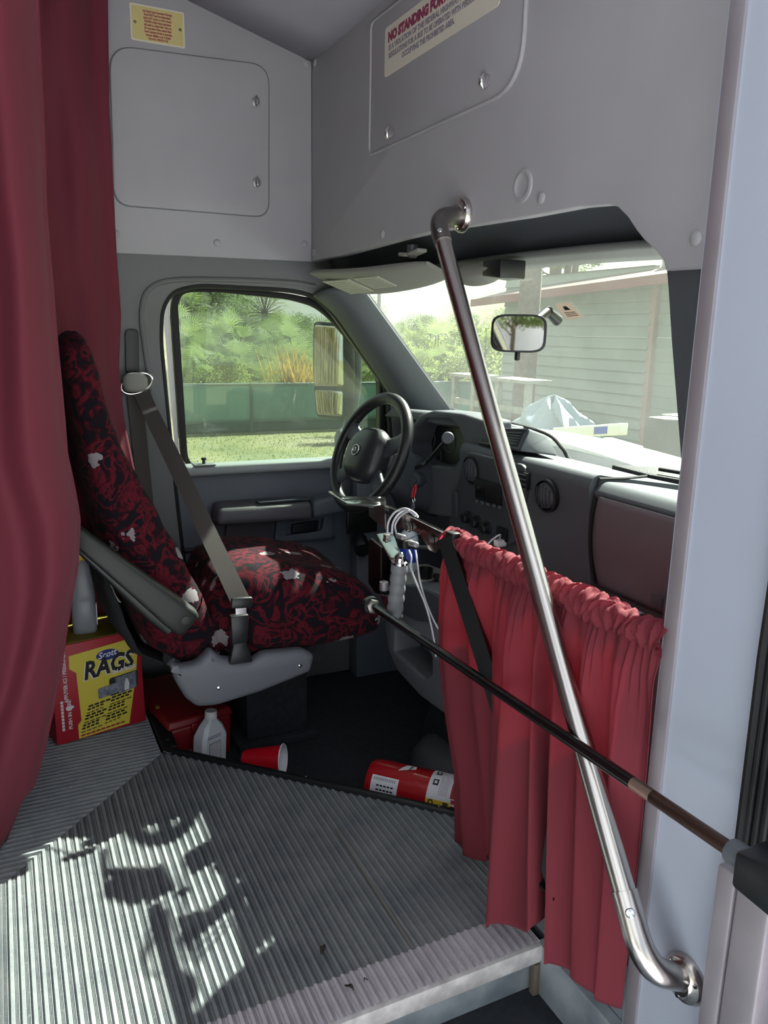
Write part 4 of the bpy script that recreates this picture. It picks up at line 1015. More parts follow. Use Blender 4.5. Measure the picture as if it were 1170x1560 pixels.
mb = MB(); mb.tube(smoothpath([at(526, 510, 'y', YM+.04), at(542, 530, 'y', YM+.04), at(541, 600, 'y', YM+.03), at(530, 650, 'y', YM), at(518, 665, 'y', YM-.05), at(524, 690, 'y', YM-.12), at(560, 700, 'y', 2.72)], 6), .022, 12); mb.obj('mirror_arm', 'dullsteel' if 0 else mat('grey mirror arm', '#55595c', .35), em)
mb = MB(); mb.hexa([at(527, 500, 'y', YM+.05), at(544, 520, 'y', YM+.05), at(544, 520, 'y', YM+.09), at(527, 500, 'y', YM+.09), at(527, 640, 'y', YM+.05), at(538, 640, 'y', YM+.05), at(538, 640, 'y', YM+.09), at(527, 640, 'y', YM+.09)], bev=.004); mb.obj('arm_cover', mat('smoky arm cover', '#6b7072', .2), em)

# ================================================================== CURTAIN BAR, BRACE, DOOR CONTROL
RX, RZ = .872, .708
bar = thing('curtain_bar', 'chrome bar carrying the short red curtain across the cab opening', 'bar', (RX, 1.2, RZ))
b1 = at(590, 768, 'x', RX); bY = b1.y
mb = MB(); mb.box((RX, (.818+bY)/2, RZ), (.016, bY-.818, .022), bev=.003); mb.obj('bar', 'chrome', bar)
O = V(RX-.006, 0, 0)
mb = MB(); mb.panel(pxp([(593, 772), (632, 790), (688, 818), (676, 828), (664, 842), (655, 838), (640, 812), (596, 800)], 'x', RX-.006, O, *PX), [], O, *PX, .005, bev=.001); pl = mb.obj('bar_plate', mat('polished steel plate', '#8b7f7c', .2, 1.), bar)
for px, py in ((624, 803), (657, 823)):
    MB().lathe(at(px, py, 'x', RX-.010), V(-1, 0, 0), [(.013, 0), (.013, .003), (.010, .004), (.010, .010), (0, .011)], 6 if 0 else 18).obj('bolt', 'dullsteel', pl)
zc = .715
q = [at(a, b, 'z', zc) for a, b in ((500, 750), (507, 749), (518, 757), (550, 757), (586, 758), (589, 767), (570, 772), (528, 768))]
mb = MB(); O = V(0, 0, zc); mb.panel([(p.x, p.y) for p in q], [[(p.x, p.y) for p in arc(at(525, 761, 'z', zc), X_, Y_, .006, 0, 2*math.pi, 12)[:-1]]], O, X_, Y_, .005, bev=.001); mb.obj('end_plate', 'chrome', bar)
O = V(RX, 0, 0)
MB().panel(pxp([(563, 772), (587, 764), (588, 806), (580, 800), (563, 786)], 'x', RX, O, *PX), [], O, *PX, .005, bev=.001).obj('end_plate', 'dullsteel', bar)
bt = V(.892, 1.49, .675); bd = V(.895, .985, -.0)
br = thing('support_brace', 'black diagonal support brace behind the left half of the red curtain', 'brace', bd)
t0 = at(680, 822, 'x', .842); t1 = at(792, 1172, 'x', .842); dd = (t1-t0); 
mb = MB(); mb.tube([t0, t0+dd*1.42], .022, 4, upv=X_.cross(dd).normalized()); mb.obj('brace_tube', 'black_satin', br, smooth=False)
MB().box(t0+V(.014, -.004, .002), (.022, .03, .03), bev=.004).obj('brace_clamp', 'black', br)
MB().box(t0+dd*1.42+V(0, 0, -.002), (.06, .06, .006)).obj('foot', 'black', br)
# short red curtain
def top(s): return V(RX, 1.452-.64*s, RZ)
bs = [(0, 694, 1284, .855), (.10, 716, 1306, .845), (.22, 752, 1306, .85), (.30, 790, 1270, .90), (.335, 765, 1330, .87), (.38, 736, 1400, .775), (.46, 764, 1412, .77), (.56, 822, 1413, .80), (.60, 835, 1400, .85), (.64, 832, 1462, .805), (.76, 868, 1480, .82), (.88, 905, 1518, .825), (1, 937, 1534, .85)]
bp_ = [at(b, c, 'x', d_) for a, b, c, d_ in bs]
def bot(s):
    for i in range(len(bs)-1):
        if s <= bs[i+1][0]:
            t = (s-bs[i][0])/(bs[i+1][0]-bs[i][0]); P0, P1, P2, P3 = bp_[max(i-1, 0)], bp_[i], bp_[i+1], bp_[min(i+2, len(bs)-1)]
            c = .5*((2*P1)+(P2-P0)*t+(2*P0-5*P1+4*P2-P3)*t*t+(3*P1-P0-3*P2+P3)*t**3)
            return c
    return bp_[-1]
def cur(u, v):
    s = u; a, b = top(s), bot(s)
    p = a.lerp(b, v); p.x = a.x + (b.x-a.x)*v**.7
    f = math.sin(2*math.pi*8.5*s + .9*math.sin(3*v+s*9)) * .016 * min(1, v*5) * (1-.45*v)
    f += math.sin(2*math.pi*33*s+3*math.sin(s*40)) * .005 * (1-v)**5
    p.x += f - .012*min(1, v*10)*(1-v)
    p.y += .010*math.sin(2*math.pi*8.5*s+1.6+v)*v
    if s < .25: p.y += (.25-s)/.25 * (.055*math.sin(min(1, v*1.3)*math.pi) - .0*v)   # billows out at its free edge
    return p
fc = thing('cab_curtain', 'short red curtain gathered on the chrome bar between cab and step', 'curtain', (RX, 1.13, .0))
mb = MB(); mb.grid(cur, 240, 80); o = mb.obj('curtain_panel', 'curtain_f', fc); solid(o, .0014, 0)
mb = MB(); rings = []
NR = 260
def ruff(i, k, n):
    s = i/NR; a = 2*math.pi*k/n; y = 1.456-.652*s
    w = .0225 + .0045*math.sin(s*2*math.pi*30+2.2*math.sin(a+s*17)) + .003*math.sin(s*2*math.pi*61+a*2) + .0025*math.sin(s*19)
    return V(RX+w*math.cos(a)*.92, y + .006*math.sin(a*2+s*50), RZ+w*math.sin(a))
mb.loft([[ruff(i, k, 24) for k in range(24)] for i in range(NR+1)], cap=False); mb.obj('rod_pocket', 'curtain_f', fc, angle=80)
# manual door control: bracket, grip
XL = .845
O = V(XL, 0, 0)
dc = thing('door_control', 'manual door control handle with grey grip on a steel bracket', 'door handle', at(590, 940, 'x', XL))
def lp(name, pts, m, x=XL, th=.006, par=None, holes=()):
    OO = V(x, 0, 0); return MB().panel(pxp(pts, 'x', x, OO, *PX), [pxp(h, 'x', x, OO, *PX) for h in holes], OO, *PX, th, bev=min(.0012, th*.3)).obj(name, m, par or dc)
bx = lp('bracket_side', [(563, 826), (566, 820), (582, 834), (582, 905), (574, 904), (563, 888)], mat('brown black steel', '#3a3233', .3, 1.), XL+.02, .008)
MB().box(at(590, 866, 'x', XL+.055), (.008, .055, .13), bev=.002).obj('bracket_back', mat('dark blue steel', '#2f333b', .35, 1.), dc)
tp = [at(573, 815, 'x', XL+.03), at(598, 812, 'x', XL+.03), at(613, 850, 'x', XL-.02), at(594, 852, 'x', XL-.02)]
MB().hexa([p+V(0, 0, -.003) for p in (tp[3], tp[2], tp[1], tp[0])]+[p+V(0, 0, .003) for p in (tp[3], tp[2], tp[1], tp[0])], bev=.001).obj('top_strap', 'chrome', dc)
bt_ = at(590, 822, 'x', XL+.02); MB().lathe(bt_, Z_, [(.012, -.004), (.012, .003), (.0105, .004), (.0105, .014), (0, .015)], 6).obj('bolt', 'dullsteel', dc)
MB().box(at(618, 828, 'x', XL+.03), (.03, .03, .022), bev=.003).obj('clamp', 'black', dc)
for px, py in ((612, 818), (631, 829)): MB().lathe(at(px, py, 'x', XL+.02), V(0, -1, .1), [(.007, -.02), (.007, .012), (.005, .014), (0, .014)], 10).obj('bolt', 'alu', dc)
MB().tube([at(622, 834, 'x', XL+.03), at(652, 834, 'x', XL+.03)], .004, 8).obj('stud', 'black', dc)
g0, g1 = at(609, 856, 'x', XL-.012), at(601, 937, 'x', XL-.012); ga = (g1-g0).normalized(); gl_ = (g1-g0).length
pf = [(.0175, 0), (.0185, .003)]
for k in range(5):
    z_ = .005 + k*(gl_-.012)/5; dz = (gl_-.012)/5
    pf += [(.0182, z_+dz*.05), (.0205, z_+dz*.4), (.0205, z_+dz*.65), (.0180, z_+dz*.98)]
pf += [(.0185, gl_-.004), (.017, gl_)]
gr = MB().lathe(g0, ga, pf, 28).obj('grip', 'grip', dc, angle=60)
MB().lathe(g0, -ga, [(.021, -.003), (.021, .003), (.014, .004), (.0135, .014), (.010, .021), (.004, .025), (0, .0255)], 24).obj('cap_nut', 'chrome', dc)
MB().lathe(g1, ga, [(.021, 0), (.021, .008), (.0165, .009), (.0165, .016), (0, .017)], 24).obj('bottom_collar', 'dullsteel', dc)
lp('bottom_plate', [(580, 905), (592, 908), (606, 945), (596, 944)], 'chrome', XL+.012, .006)
MB().lathe(at(585, 892, 'x', XL+.015), Z_, [(.012, -.012), (.012, .010), (.008, .012), (0, .012)], 18).obj('pivot_bush', 'alu', dc)
# rod from the control to the entry door
r0 = at(572, 926, 'x', XL-.035); r1 = at(1118, 1298, 'x', .765); rd = (r1-r0).normalized()
rod = thing('door_rod', 'black rod from the door control to the entry door bracket', 'rod', r1)
MB().cyl(r0-rd*.01, r0+(r1-r0)*.84, .0098, seg=20).obj('rod_tube', 'black_gloss', rod)
mb = MB(); L0 = (r1-r0).length
prf = []
kk = 0; z_ = L0*.835
while z_ < L0*.875: prf += [(.0098, z_), (.0088, z_+.001)]; z_ += .0022
prf += [(.0098, L0*.876), (.0098, L0)]
mb.lathe(r0, rd, prf, 20); mb.obj('threaded_end', mat('brown bare steel', '#5f4b43', .4, .8), rod)
MB().lathe(r0-rd*.012, rd, [(.015, -.010), (.019, -.008), (.019, .006), (.015, .008)], 6).obj('end_nut', 'dullsteel', rod)
MB().lathe(r0-rd*.026, rd, [(.022, -.008), (.022, .006)], 24).obj('end_washer', 'black', rod)
MB().lathe(r0-rd*.045, rd, [(.011, -.014), (.011, .014)], 16).obj('end_stud', 'dullsteel', rod)
bkt = thing('door_bracket', 'black bracket block with grey collar on the entry door at the right edge', 'bracket', r1)
MB().lathe(r1-rd*.004, rd, [(.0155, 0), (.0165, .004), (.0165, .022), (.0155, .026)], 24).obj('collar', mat('grey nylon collar', '#5b6067', .45), bkt)
bc = r1+rd*.052; rot = Matrix.Rotation(.0, 3, 'Z')
MB().hexa([bc+V(-.026, -.036, -.030), bc+V(.030, -.036, -.030), bc+V(.030, .030, -.026), bc+V(-.026, .030, -.026), bc+V(-.026, -.036, .036), bc+V(.030, -.036, .036), bc+V(.030, .030, .022), bc+V(-.026, .030, .022)], bev=.005).obj('block', 'black', bkt)
# white cables looped over the bar
ca_ = thing('white_cable', 'thin white cable looped over the chrome bar beside the door control', 'cable', at(610, 780, 'x', .86))
def cab(pts, r=.0022): return smoothpath([at(a, b, 'x', x) for a, b, x in pts], 8)
MB().tube(cab([(590, 814, .84), (592, 795, .845), (602, 780, .85), (617, 775, .855), (631, 781, .86), (637, 788, .865)]), .0026, 8).obj('loop', 'cable', ca_)
MB().tube(cab([(597, 813, .84), (599, 796, .845), (608, 782, .85), (620, 777, .855), (633, 786, .86)]), .0026, 8).obj('loop', 'cable', ca_)
MB().tube(cab([(604, 813, .84), (602, 800, .845), (611, 785, .85), (624, 778, .855)]), .0024, 8).obj('loop', 'cable', ca_)
MB().tube(cab([(623, 838, .84), (627, 850, .84), (626, 865, .845), (633, 885, .87), (646, 916, .90), (655, 945, .92), (662, 980, .94), (664, 1000, .95)]), .0022, 8).obj('strand', 'cable', ca_)
MB().tube(cab([(633, 838, .85), (636, 858, .85), (640, 885, .88), (650, 920, .92), (666, 955, .95), (684, 978, .97), (700, 992, .98)]), .0022, 8).obj('strand', 'cable', ca_)
MB().tube(cab([(614, 824, .83), (632, 817, .85), (645, 808, .862)]), .0012, 6).obj('thin_wire', 'dullsteel', ca_)
uc = thing('charger_plug', 'white charger plug with a cable in the dash socket', 'charger', onface(775, 826))
c = onface(776, 824)+fn*.03; MB().box(c, (.03, .022, .018), bev=.004).obj('plug', 'white', uc)
MB().tube(smoothpath([c+V(0, .01, 0), at(762, 815, 'x', 1.14), at(748, 824, 'x', 1.11), at(736, 840, 'x', 1.07), at(732, 860, 'x', 1.05)], 8), .0025, 8).obj('lead', 'cable', uc)

# ================================================================== CONSOLE
cons = thing('engine_console', 'grey engine console with side pocket and pale top tray', 'console', (1.2, 1.85, FZ))
XC = 1.03
O = V(XC, 0, 0)
body = pxp([(586, 900), (588, 888), (640, 893), (692, 915), (722, 920), (722, 1092), (676, 1088), (640, 1062), (604, 1022), (590, 990), (585, 955)], 'x', XC, O, *PX)
pk = pxp([(602, 960), (612, 956), (640, 975), (657, 1000), (657, 1026), (646, 1034), (600, 992)], 'x', XC, O, *PX)
mb = MB(); mb.panel(rpoly(body, .012, 3), [rpoly(pk, .006, 3)], O, *PX, .10, bev=.010, mid=-.05); mb.obj('console_shell', 'grey_plastic', cons, angle=50)
O2 = V(XC+.09, 0, 0)
mb = MB(); mb.panel(rpoly(body, .012, 3), [], O2, *PX, .30, bev=.006, mid=-.155); mb.obj('console_core', 'trim_d', cons, angle=50)
O3 = V(XC-.004, 0, 0)
mb = MB(); mb.panel(rpoly(pxp([(586, 902), (588, 889), (640, 893), (692, 915), (722, 920), (722, 950), (660, 948), (640, 946), (586, 920)], 'x', XC, O, *PX), .008, 3), [], O3, *PX, .012, bev=.004); mb.obj('upper_band', 'dash_d', cons)
tz = at(655, 898, 'x', XC+.06).z
q = [at(590, 880, 'z', tz), at(640, 900, 'z', tz), at(704, 912, 'z', tz), at(700, 880, 'z', tz), at(650, 862, 'z', tz), at(600, 866, 'z', tz)]
mb = MB(); mb.panel(rpoly([(p.x, p.y) for p in q], .01, 3), [], V(0, 0, tz), X_, Y_, .016, bev=.005); tr_ = mb.obj('top_tray', 'visor', cons); tr_['label'] = 'pale top tray'
c = at(664, 892, 'z', tz+.008); MB().box(c, (.075, .075, .006), rot=Matrix.Rotation(.3, 3, 'Z'), bev=.002).obj('switch_plate', 'black', tr_)
MB().lathe(c+V(0, 0, .002), Z_, [(.012, 0), (.012, .004), (.007, .005), (.007, .022), (.010, .024), (.010, .034), (0, .036)], 8).obj('valve_knob', 'black', tr_)
c = at(648, 880, 'z', tz+.008); MB().lathe(c, Z_, [(.021, 0), (.023, .03), (.020, .03), (.017, .006), (0, .004)], 24).obj('cup', 'black', tr_)
mb = MB(); mb.hexa([(1.10, 1.2, FZ), (1.6, 1.2, FZ), (1.6, 2.06, FZ), (1.10, 2.0, FZ), (1.16, 1.3, .34), (1.6, 1.3, .42), (1.6, 2.0, .42), (1.16, 1.9, .34)], bev=.04, seg=4); mb.obj('engine_cover', 'carpet', cons)
mb = MB(); rings = []
mb.lathe(at(690, 1165, 'z', FZ), Z_, [(.13, 0), (.125, .03), (.10, .065), (.06, .085), (0, .09)], 32); mb.map(lambda c: V(c.x, c.y, c.z)); mb.obj('engine_cover_bulge', 'trim_d', cons)
wb_p = at(622, 868, 'z', tz+.008)
wb = thing('water_bottle', 'small clear bottle with blue label behind the grey grip', 'bottle', wb_p)
M['clear'] = mat('clear bottle plastic', '#cfdbe4', .12); 
MB().lathe(wb_p, Z_, [(.028, 0), (.030, .004), (.030, .10), (.024, .12), (.012, .135), (.012, .145), (0, .145)], 28).obj('bottle_body', 'clear', wb)
MB().lathe(wb_p, Z_, [(.0306, .03), (.0306, .08)], 28, cap=False).obj('label_band', 'lid_blue', wb)

# ================================================================== LOOSE THINGS
# box of rags
f0, f1 = at(87, 1137, 'z', .004), at(223, 1098, 'z', .004)
fu_ = (f1-f0); BW = fu_.length; fu_.normalize(); fw_ = Z_; bn = fu_.cross(fw_)      # outward normal of the front face
dp_ = -bn; BD, BH = .20, .292
c = (f0+f1)/2 + dp_*BD/2
rb = thing('rag_box', 'red and yellow printed cardboard box of rags on the ribbed floor', 'cardboard box', V(c.x, c.y, 0))
def bpt(a, b, h=0): return f0 + fu_*(a*BW) + Z_*(b*BH) + bn*h
mb = MB(); mb.hexa([f0, f1, f1+dp_*BD, f0+dp_*BD, f0+Z_*BH, f1+Z_*BH-fu_*.006, f1+dp_*BD+Z_*BH-fu_*.006, f0+dp_*BD+Z_*BH], bev=.004); mb.obj('carton', 'box_red', rb)
tp = [f0+Z_*(BH+.0005)+dp_*.004, f1+Z_*(BH+.0005)+dp_*.004-fu_*.01, f1+dp_*(BD-.004)+Z_*(BH+.0005)-fu_*.01, f0+dp_*(BD-.004)+Z_*(BH+.0005)]
MB().hexa(tp+[p+Z_*.0012 for p in tp]).obj('top_flap', 'box_top', rb)
def bpan(name, pts, m, h=.0006, r=0):
    pts = [(a*BW, b*BH) for a, b in pts]
    return MB().panel(rpoly(pts, r, 4) if r else pts, [], f0+bn*h, fu_, fw_, .0008).obj(name, m, rb, smooth=False)
bpan('yellow_print', [(.235, .015), (.80, .03), (.90, .50), (.95, .86), (.90, .93), (.19, .885), (.185, .755), (.255, .70), (.275, .20), (.235, .16)], 'box_yellow')
el = [(.60+.125*math.cos(a), .815+.055*math.sin(a)) for a in [2*math.pi*i/28 for i in range(28)]]
bpan('brand_oval', el, 'box_blue', .0014)
def btext(name, s, size, a, b, m, h=.002, xs=1., shear=0., bold=0., rot=0, wid=None):
    ca, sa = math.cos(rot), math.sin(rot); uu = fu_*ca + Z_*sa; ww = Z_*ca - fu_*sa
    return MB().text(s, size, bpt(a, b, h), uu, ww, xs=xs, shear=shear, ext=.0003, bold=bold).obj(name, m, rb, smooth=False)
btext('brand_lettering', 'Scott', .026, .495, .785, 'box_white', .0020, .95, .3, .0004, .10)
btext('title_shadow', 'RAGS', .072, .318, .605, 'box_white', .0014, .80, .25, .0035, .06)
btext('title_lettering', 'RAGS', .072, .326, .612, 'ink', .0022, .80, .25, .0025, .06)
btext('subtitle_lettering', 'IN A BOX', .016, .64, .600, 'box_white', .0027, 1., .1, .0006, .06)
bpan('printed_picture', [(.60, .37), (.92, .41), (.93, .585), (.60, .56)], 'ink', .0013, .008)
bpan('printed_picture', [(.70, .375), (.90, .405), (.91, .575), (.66, .555)], 'box_grey', .0019)
bpan('printed_picture', [(.47, .375), (.69, .395), (.69, .505), (.47, .485)], 'box_grey', .0024, .006)
bpan('printed_figure', [(.765, .40), (.815, .405), (.825, .46), (.805, .52), (.785, .52), (.77, .46)], 'box_white', .0026)
def bbar(a, b, w, h_, rot=.10):
    ca, sa = math.cos(rot), math.sin(rot); P = lambda u, v: (a*BW+u*ca-v*sa, b*BH+u*sa+v*ca)
    return [P(0, 0), P(w, 0), P(w, h_), P(0, h_)]
for x, y0_ in ((.36, .315), (.62, .345)):
    mb = MB()
    for i in range(9):
        bold = i % 3 != 2; xx = x-.012*i; wd = (.050, .062, .056, .066, .048)[(i+int(x*10)) % 5]
        for j in range(4):
            mb.panel([q for q in bbar(xx+j*wd/4/BW, y0_-.031*i+j*.0052, wd/4-.003, .0055 if bold else .0028)], [], f0+bn*.0014, fu_, fw_, .0005)
    mb.obj('small_print', 'ink', rb, smooth=False)
mb = MB()
for j in range(9): mb.panel(bbar(.26+j*.055, .030+j*.0028, .012, .005, .06), [], f0+bn*.0014, fu_, fw_, .0005)
mb.obj('small_print', 'ink_red', rb, smooth=False)
btext('side_print', 'PUSH IN HERE', .014, .175, .14, 'box_white', .0014, 1., 0, .0003, math.pi/2)
btext('side_print', 'APPUYER ICI / PRESIONE AQUI', .014, .150, .42, 'box_white', .0014, .95, 0, .0003, math.pi/2)
mb = MB()
for j in range(9): mb.panel(bbar(.095, .14+j*.035, .008, .007, math.pi/2), [], f0+bn*.0014, fu_, fw_, .0005)
mb.obj('side_print', 'box_white', rb, smooth=False)
bpan('printed_hand', [(.12, .345), (.16, .335), (.19, .35), (.21, .365), (.19, .38), (.15, .385), (.12, .375)], 'box_white', .0014, .003)
# grey bottle with a yellow cap on the rag box
gb_p = at(130, 962, 'z', BH+.006); gb_p.z = BH+.0062
gb = thing('spray_bottle', 'grey plastic bottle with yellow cap standing on the rag box', 'bottle', gb_p)
bu = (gb_p-CAM); bu.z = 0; bu.normalize(); bs_ = bu.cross(Z_)
MB().loft([sup(gb_p+Z_*z, bs_, bu, a, b, 28, 3) for z, a, b in [(0, .030, .022), (.004, .033, .025), (.09, .034, .026), (.095, .0325, .0245), (.10, .034, .026), (.13, .033, .025), (.17, .029, .022), (.20, .024, .019), (.215, .018, .015), (.22, .012, .012)]]).obj('bottle_body', 'silver_bottle', gb, angle=50)
MB().lathe(gb_p, Z_, [(.019, .216), (.020, .22), (.018, .245), (.013, .25), (0, .25)], 24).obj('cap', 'yellow', gb)
mb = MB(); mb.loft([sup(gb_p+Z_*z+bs_*.0005, bs_, bu, .0345, .0262, 28, 3) for z in (.02, .085)], cap=False); mb.map(lambda c_: c_ if (c_-gb_p).dot(bs_) > -.002 else gb_p + Z_*(c_.z-gb_p.z)); 
mb = MB(); mb.box(gb_p+Z_*.055+bs_*.0335-bu*.006, (.003, .022, .065), rot=Matrix((bs_, bu, Z_)).transposed(), bev=.001); mb.obj('label', 'paper', gb)
# red case under the seat
p0, p1 = at(256, 1104, 'z', .035), at(335, 1082, 'z', .035)
p0 = V(p0.x, p0.y, 0); cu_ = (V(p1.x, p1.y, 0)-p0); cl2 = .20; cu_.normalize(); cv_ = Z_.cross(cu_)
rc = thing('red_case', 'dark red plastic case under the seat behind the white bottle', 'case', V(p0.x, p0.y, FZ)+cu_*.1+cv_*.15)
def cpt(a, b, z): return V(p0.x, p0.y, 0)+cu_*a+cv_*b+Z_*z
MB().hexa([cpt(.004, .004, FZ+.002), cpt(cl2-.004, .004, FZ+.002), cpt(cl2-.004, .33, FZ+.002), cpt(.004, .33, FZ+.002), cpt(0, 0, .012), cpt(cl2, 0, .012), cpt(cl2, .335, .012), cpt(0, .335, .012)], bev=.010, seg=3).obj('case_body', 'red_plastic', rc)
MB().hexa([cpt(-.004, -.004, .012), cpt(cl2+.004, -.004, .012), cpt(cl2+.004, .34, .012), cpt(-.004, .34, .012), cpt(.004, .004, .037), cpt(cl2-.004, .004, .037), cpt(cl2-.004, .33, .037), cpt(.004, .33, .037)], bev=.007, seg=3).obj('lid', 'red_plastic', rc)
MB().box(cpt(.09, -.006, .005), (.045, .008, .03), rot=Matrix.Rotation(math.atan2(cu_.y, cu_.x), 3, 'Z'), bev=.003).obj('latch', 'red_plastic', rc)
MB().box(cpt(.012, .12, .0372), (.012, .02, .002), bev=.0008).obj('sticker', 'box_top', rc)
# milky bottle with white cap
ab_p = V(*at(319, 1172, 'z', FZ)); ab_p.z = FZ+.0005
ab = thing('white_bottle', 'milky white alcohol bottle with white cap behind the black floor edging', 'bottle', ab_p)
av = V(.45, -.89, 0).normalized(); au = V(.89, .45, 0).normalized()
tl = Matrix.Rotation(math.radians(-4), 3, av)
def oct_(z, a, b, ch): return [ab_p + tl @ (au*x + av*y + Z_*z) for x, y in [(-a+ch, -b), (a-ch, -b), (a, -b+ch), (a, b-ch), (a-ch, b), (-a+ch, b), (-a, b-ch), (-a, -b+ch)]]
MB().loft([oct_(z, a, b, c_) for z, a, b, c_ in [(.0, .043, .026, .010), (.004, .046, .029, .010), (.110, .046, .029, .010), (.142, .032, .022, .010), (.156, .018, .017, .006), (.160, .0155, .0155, .006), (.168, .0155, .0155, .006)]]).obj('bottle_body', 'hdpe', ab, angle=30)
cpp = ab_p + tl @ (Z_*.164); ax_ = tl @ Z_
pf = [(.0175, 0)] + [(.0175, .018), (.0165, .021), (.0, .0215)]
MB().lathe(cpp, ax_, pf, 32).obj('cap', 'white', ab, angle=35)
fo = ab_p + tl @ (Z_*.058 + av*.0296); uu, ww = tl @ au, tl @ Z_
nrm_ = uu.cross(ww)
MB().panel([(-.027, -.045), (.014, -.045), (.014, .040), (-.027, .040)], [], fo, uu, ww, .0006, mid=.0003).obj('label_border', 'ink', ab, smooth=False)
MB().panel([(-.0255, -.0435), (.0125, -.0435), (.0125, .0385), (-.0255, .0385)], [], fo, uu, ww, .0006, mid=.0007).obj('label', 'paper', ab, smooth=False)
mb = MB()
for k in range(9): mb.panel([(-.023, .033-k*.0075), (.010-.003*(k % 3), .033-k*.0075), (.010-.003*(k % 3), .0345-k*.0075), (-.023, .0345-k*.0075)], [], fo, uu, ww, .0004, mid=.0012)
mb.obj('label_lines', 'label_text_g', ab, smooth=False)
mb = MB()
for k in range(2):
    for j in range(8): mb.panel([(-.034+j*.0062, .060-k*.006), (-.034+j*.0062+.0048, .060-k*.006), (-.034+j*.0062+.0048, .063-k*.006), (-.034+j*.0062, .063-k*.006)], [], fo, uu, ww, .0004)
mb.obj('stamped_print', 'label_text_g', ab, smooth=False)
# red cup on its side
cA = at(431, 1158, 'z', FZ+.046); cB = at(362, 1158, 'z', FZ+.033); cdir = (cA-cB).normalized(); cl3 = .118
cB = cA - cdir*cl3
cup = thing('red_cup', 'red party cup with white inside lying on the black cab floor', 'cup', V(cA.x, cA.y, FZ))
pf = [(.0, 0), (.029, 0), (.0305, .004)]
for k in range(6): z_ = .012+k*.017; pf += [(.0312+z_*.115, z_), (.0317+z_*.115, z_+.0085)]
pf += [(.0455, cl3-.002)]
MB().lathe(cB, cdir, pf, 40, cap=False).obj('cup_wall', 'red_cup', cup, angle=30)
MB().lathe(cB, cdir, [(0, .003), (.028, .003), (.0300, .01), (.0440, cl3-.002)], 40, cap=False).obj('cup_inside', 'white', cup)
MB().tube([cA + (cdir.orthogonal().normalized()*math.cos(a) + cdir.cross(cdir.orthogonal().normalized())*math.sin(a))*.0455 for a in [2*math.pi*i/40 for i in range(41)]], .0022, 8, cap=False).obj('rim', 'white', cup)
# fire extinguisher lying behind the edging
eR = .064
ez_ = FZ+eR+.002
eA = at(566, 1190, 'z', ez_); eB = at(702, 1222, 'z', ez_); ed_ = (eB-eA); ed_.z = 0; ed_.normalize()
ex = thing('fire_extinguisher', 'red fire extinguisher lying behind the black floor edging', 'fire extinguisher', V(eA.x, eA.y, FZ)+ed_*.15)
MB().lathe(eA, ed_, [(.0, .006), (.048, .004), (.058, .0), (.063, .012), (eR, .02), (eR, .30), (.060, .325), (.043, .35), (.024, .365), (.020, .38), (0, .38)], 48).obj('cylinder', 'red_paint', ex, angle=40)
ev = ed_.cross(Z_).normalized(); ev = ev if ev.y < 0 else -ev      # towards the camera
def cyp(l, a, h=.0008):  # point on the cylinder: a = angle above the camera side
    a += .33
    return eA + ed_*l + (ev*math.cos(a) + Z_*math.sin(a))*(eR+h)
def wrap(name, l0, l1, a0, a1, m, h=.0008, par=None, poly=None):
    mb = MB()
    if poly:
        t = bmesh.new(); N_ = 1
        mb.panel(poly, [], V(0, 0, 0), X_, Y_, .0001); bmesh.ops.subdivide_edges(mb.bm, edges=mb.bm.edges[:], cuts=4); mb.map(lambda c_: cyp(c_.x, c_.y, h))
    else: mb.grid(lambda u, v: cyp(l0+(l1-l0)*u, a0+(a1-a0)*v, h), 6, 16)
    return mb.obj(name, m, par or ex, smooth=True)
cyp_ = cyp
wrap('label', .175, .295, -.45, 1.75, 'paper')
wrap('class_band', .175, .295, -.12, .12, 'yellow', .0012)
def wtext(s, size, l, a, m, h=.0016, up_l=True, bold=.0008, name='lettering'):
    """lettering wrapped on the cylinder, reading across its length"""
    mb = MB(); mb.text(s, size, V(0, 0, 0), X_, Y_, align='CENTER', ext=.0001, bold=bold)
    bmesh.ops.subdivide_edges(mb.bm, edges=[e_ for e_ in mb.bm.edges if e_.calc_length() > .006], cuts=2)
    mb.map(lambda c_: cyp(l - c_.y if up_l else l + c_.x, a + (-c_.x if up_l else c_.y)/eR, h + c_.z)); return mb.obj(name, m, ex, smooth=False)
for s, l in (('C', .195), ('B', .235), ('A', .272)): wtext(s, .018, l, 0.02, 'ink')
wrap('tag_label', .02, .095, -.3, .55, 'paper', .0012)
mb = MB()
for k in range(12): mb.grid(lambda u, v, k=k: cyp(.026+k*.0052+u*.003, .36+v*.12, .0016), 1, 2)
mb.obj('tag_grid', 'label_text_g', ex, smooth=False)
mb = MB()
for k in range(2):
    for j in range(5): mb.grid(lambda u, v, k=k, j=j: cyp(.036+j*.010+u*.0075, .13-k*.17+v*.07, .0016), 1, 2)
mb.obj('tag_print', 'ink', ex, smooth=False)
wrap('maker_badge', 0, 0, 0, 0, 'paper', .0010, poly=[(.083, .95), (.10, 1.45), (.125, 1.5), (.128, 1.25)])
mb = MB()
for j in range(5): mb.grid(lambda u, v, j=j: cyp(.108+.0012*j+u*.006, 1.06+j*.075+v*.05, .0016), 1, 2)
mb.obj('badge_print', 'ink', ex, smooth=False)
for a in (1.35, .80):
    wrap('pictogram', .185, .200, a-.12, a+.16, 'ink', .0012); wrap('pictogram_mark', .189, .196, a-.04, a+.09, 'paper', .0016)
wrap('printed_drawing', .238, .262, .28, .95, 'ink_red', .0013); wrap('printed_drawing', .240, .260, .95, 1.25, 'box_red', .0014); wrap('printed_drawing_detail', .243, .257, 1.0, 1.2, 'paper', .0018)
wrap('printed_drawing', .242, .256, -.45, .25, 'ink_red', .0014)
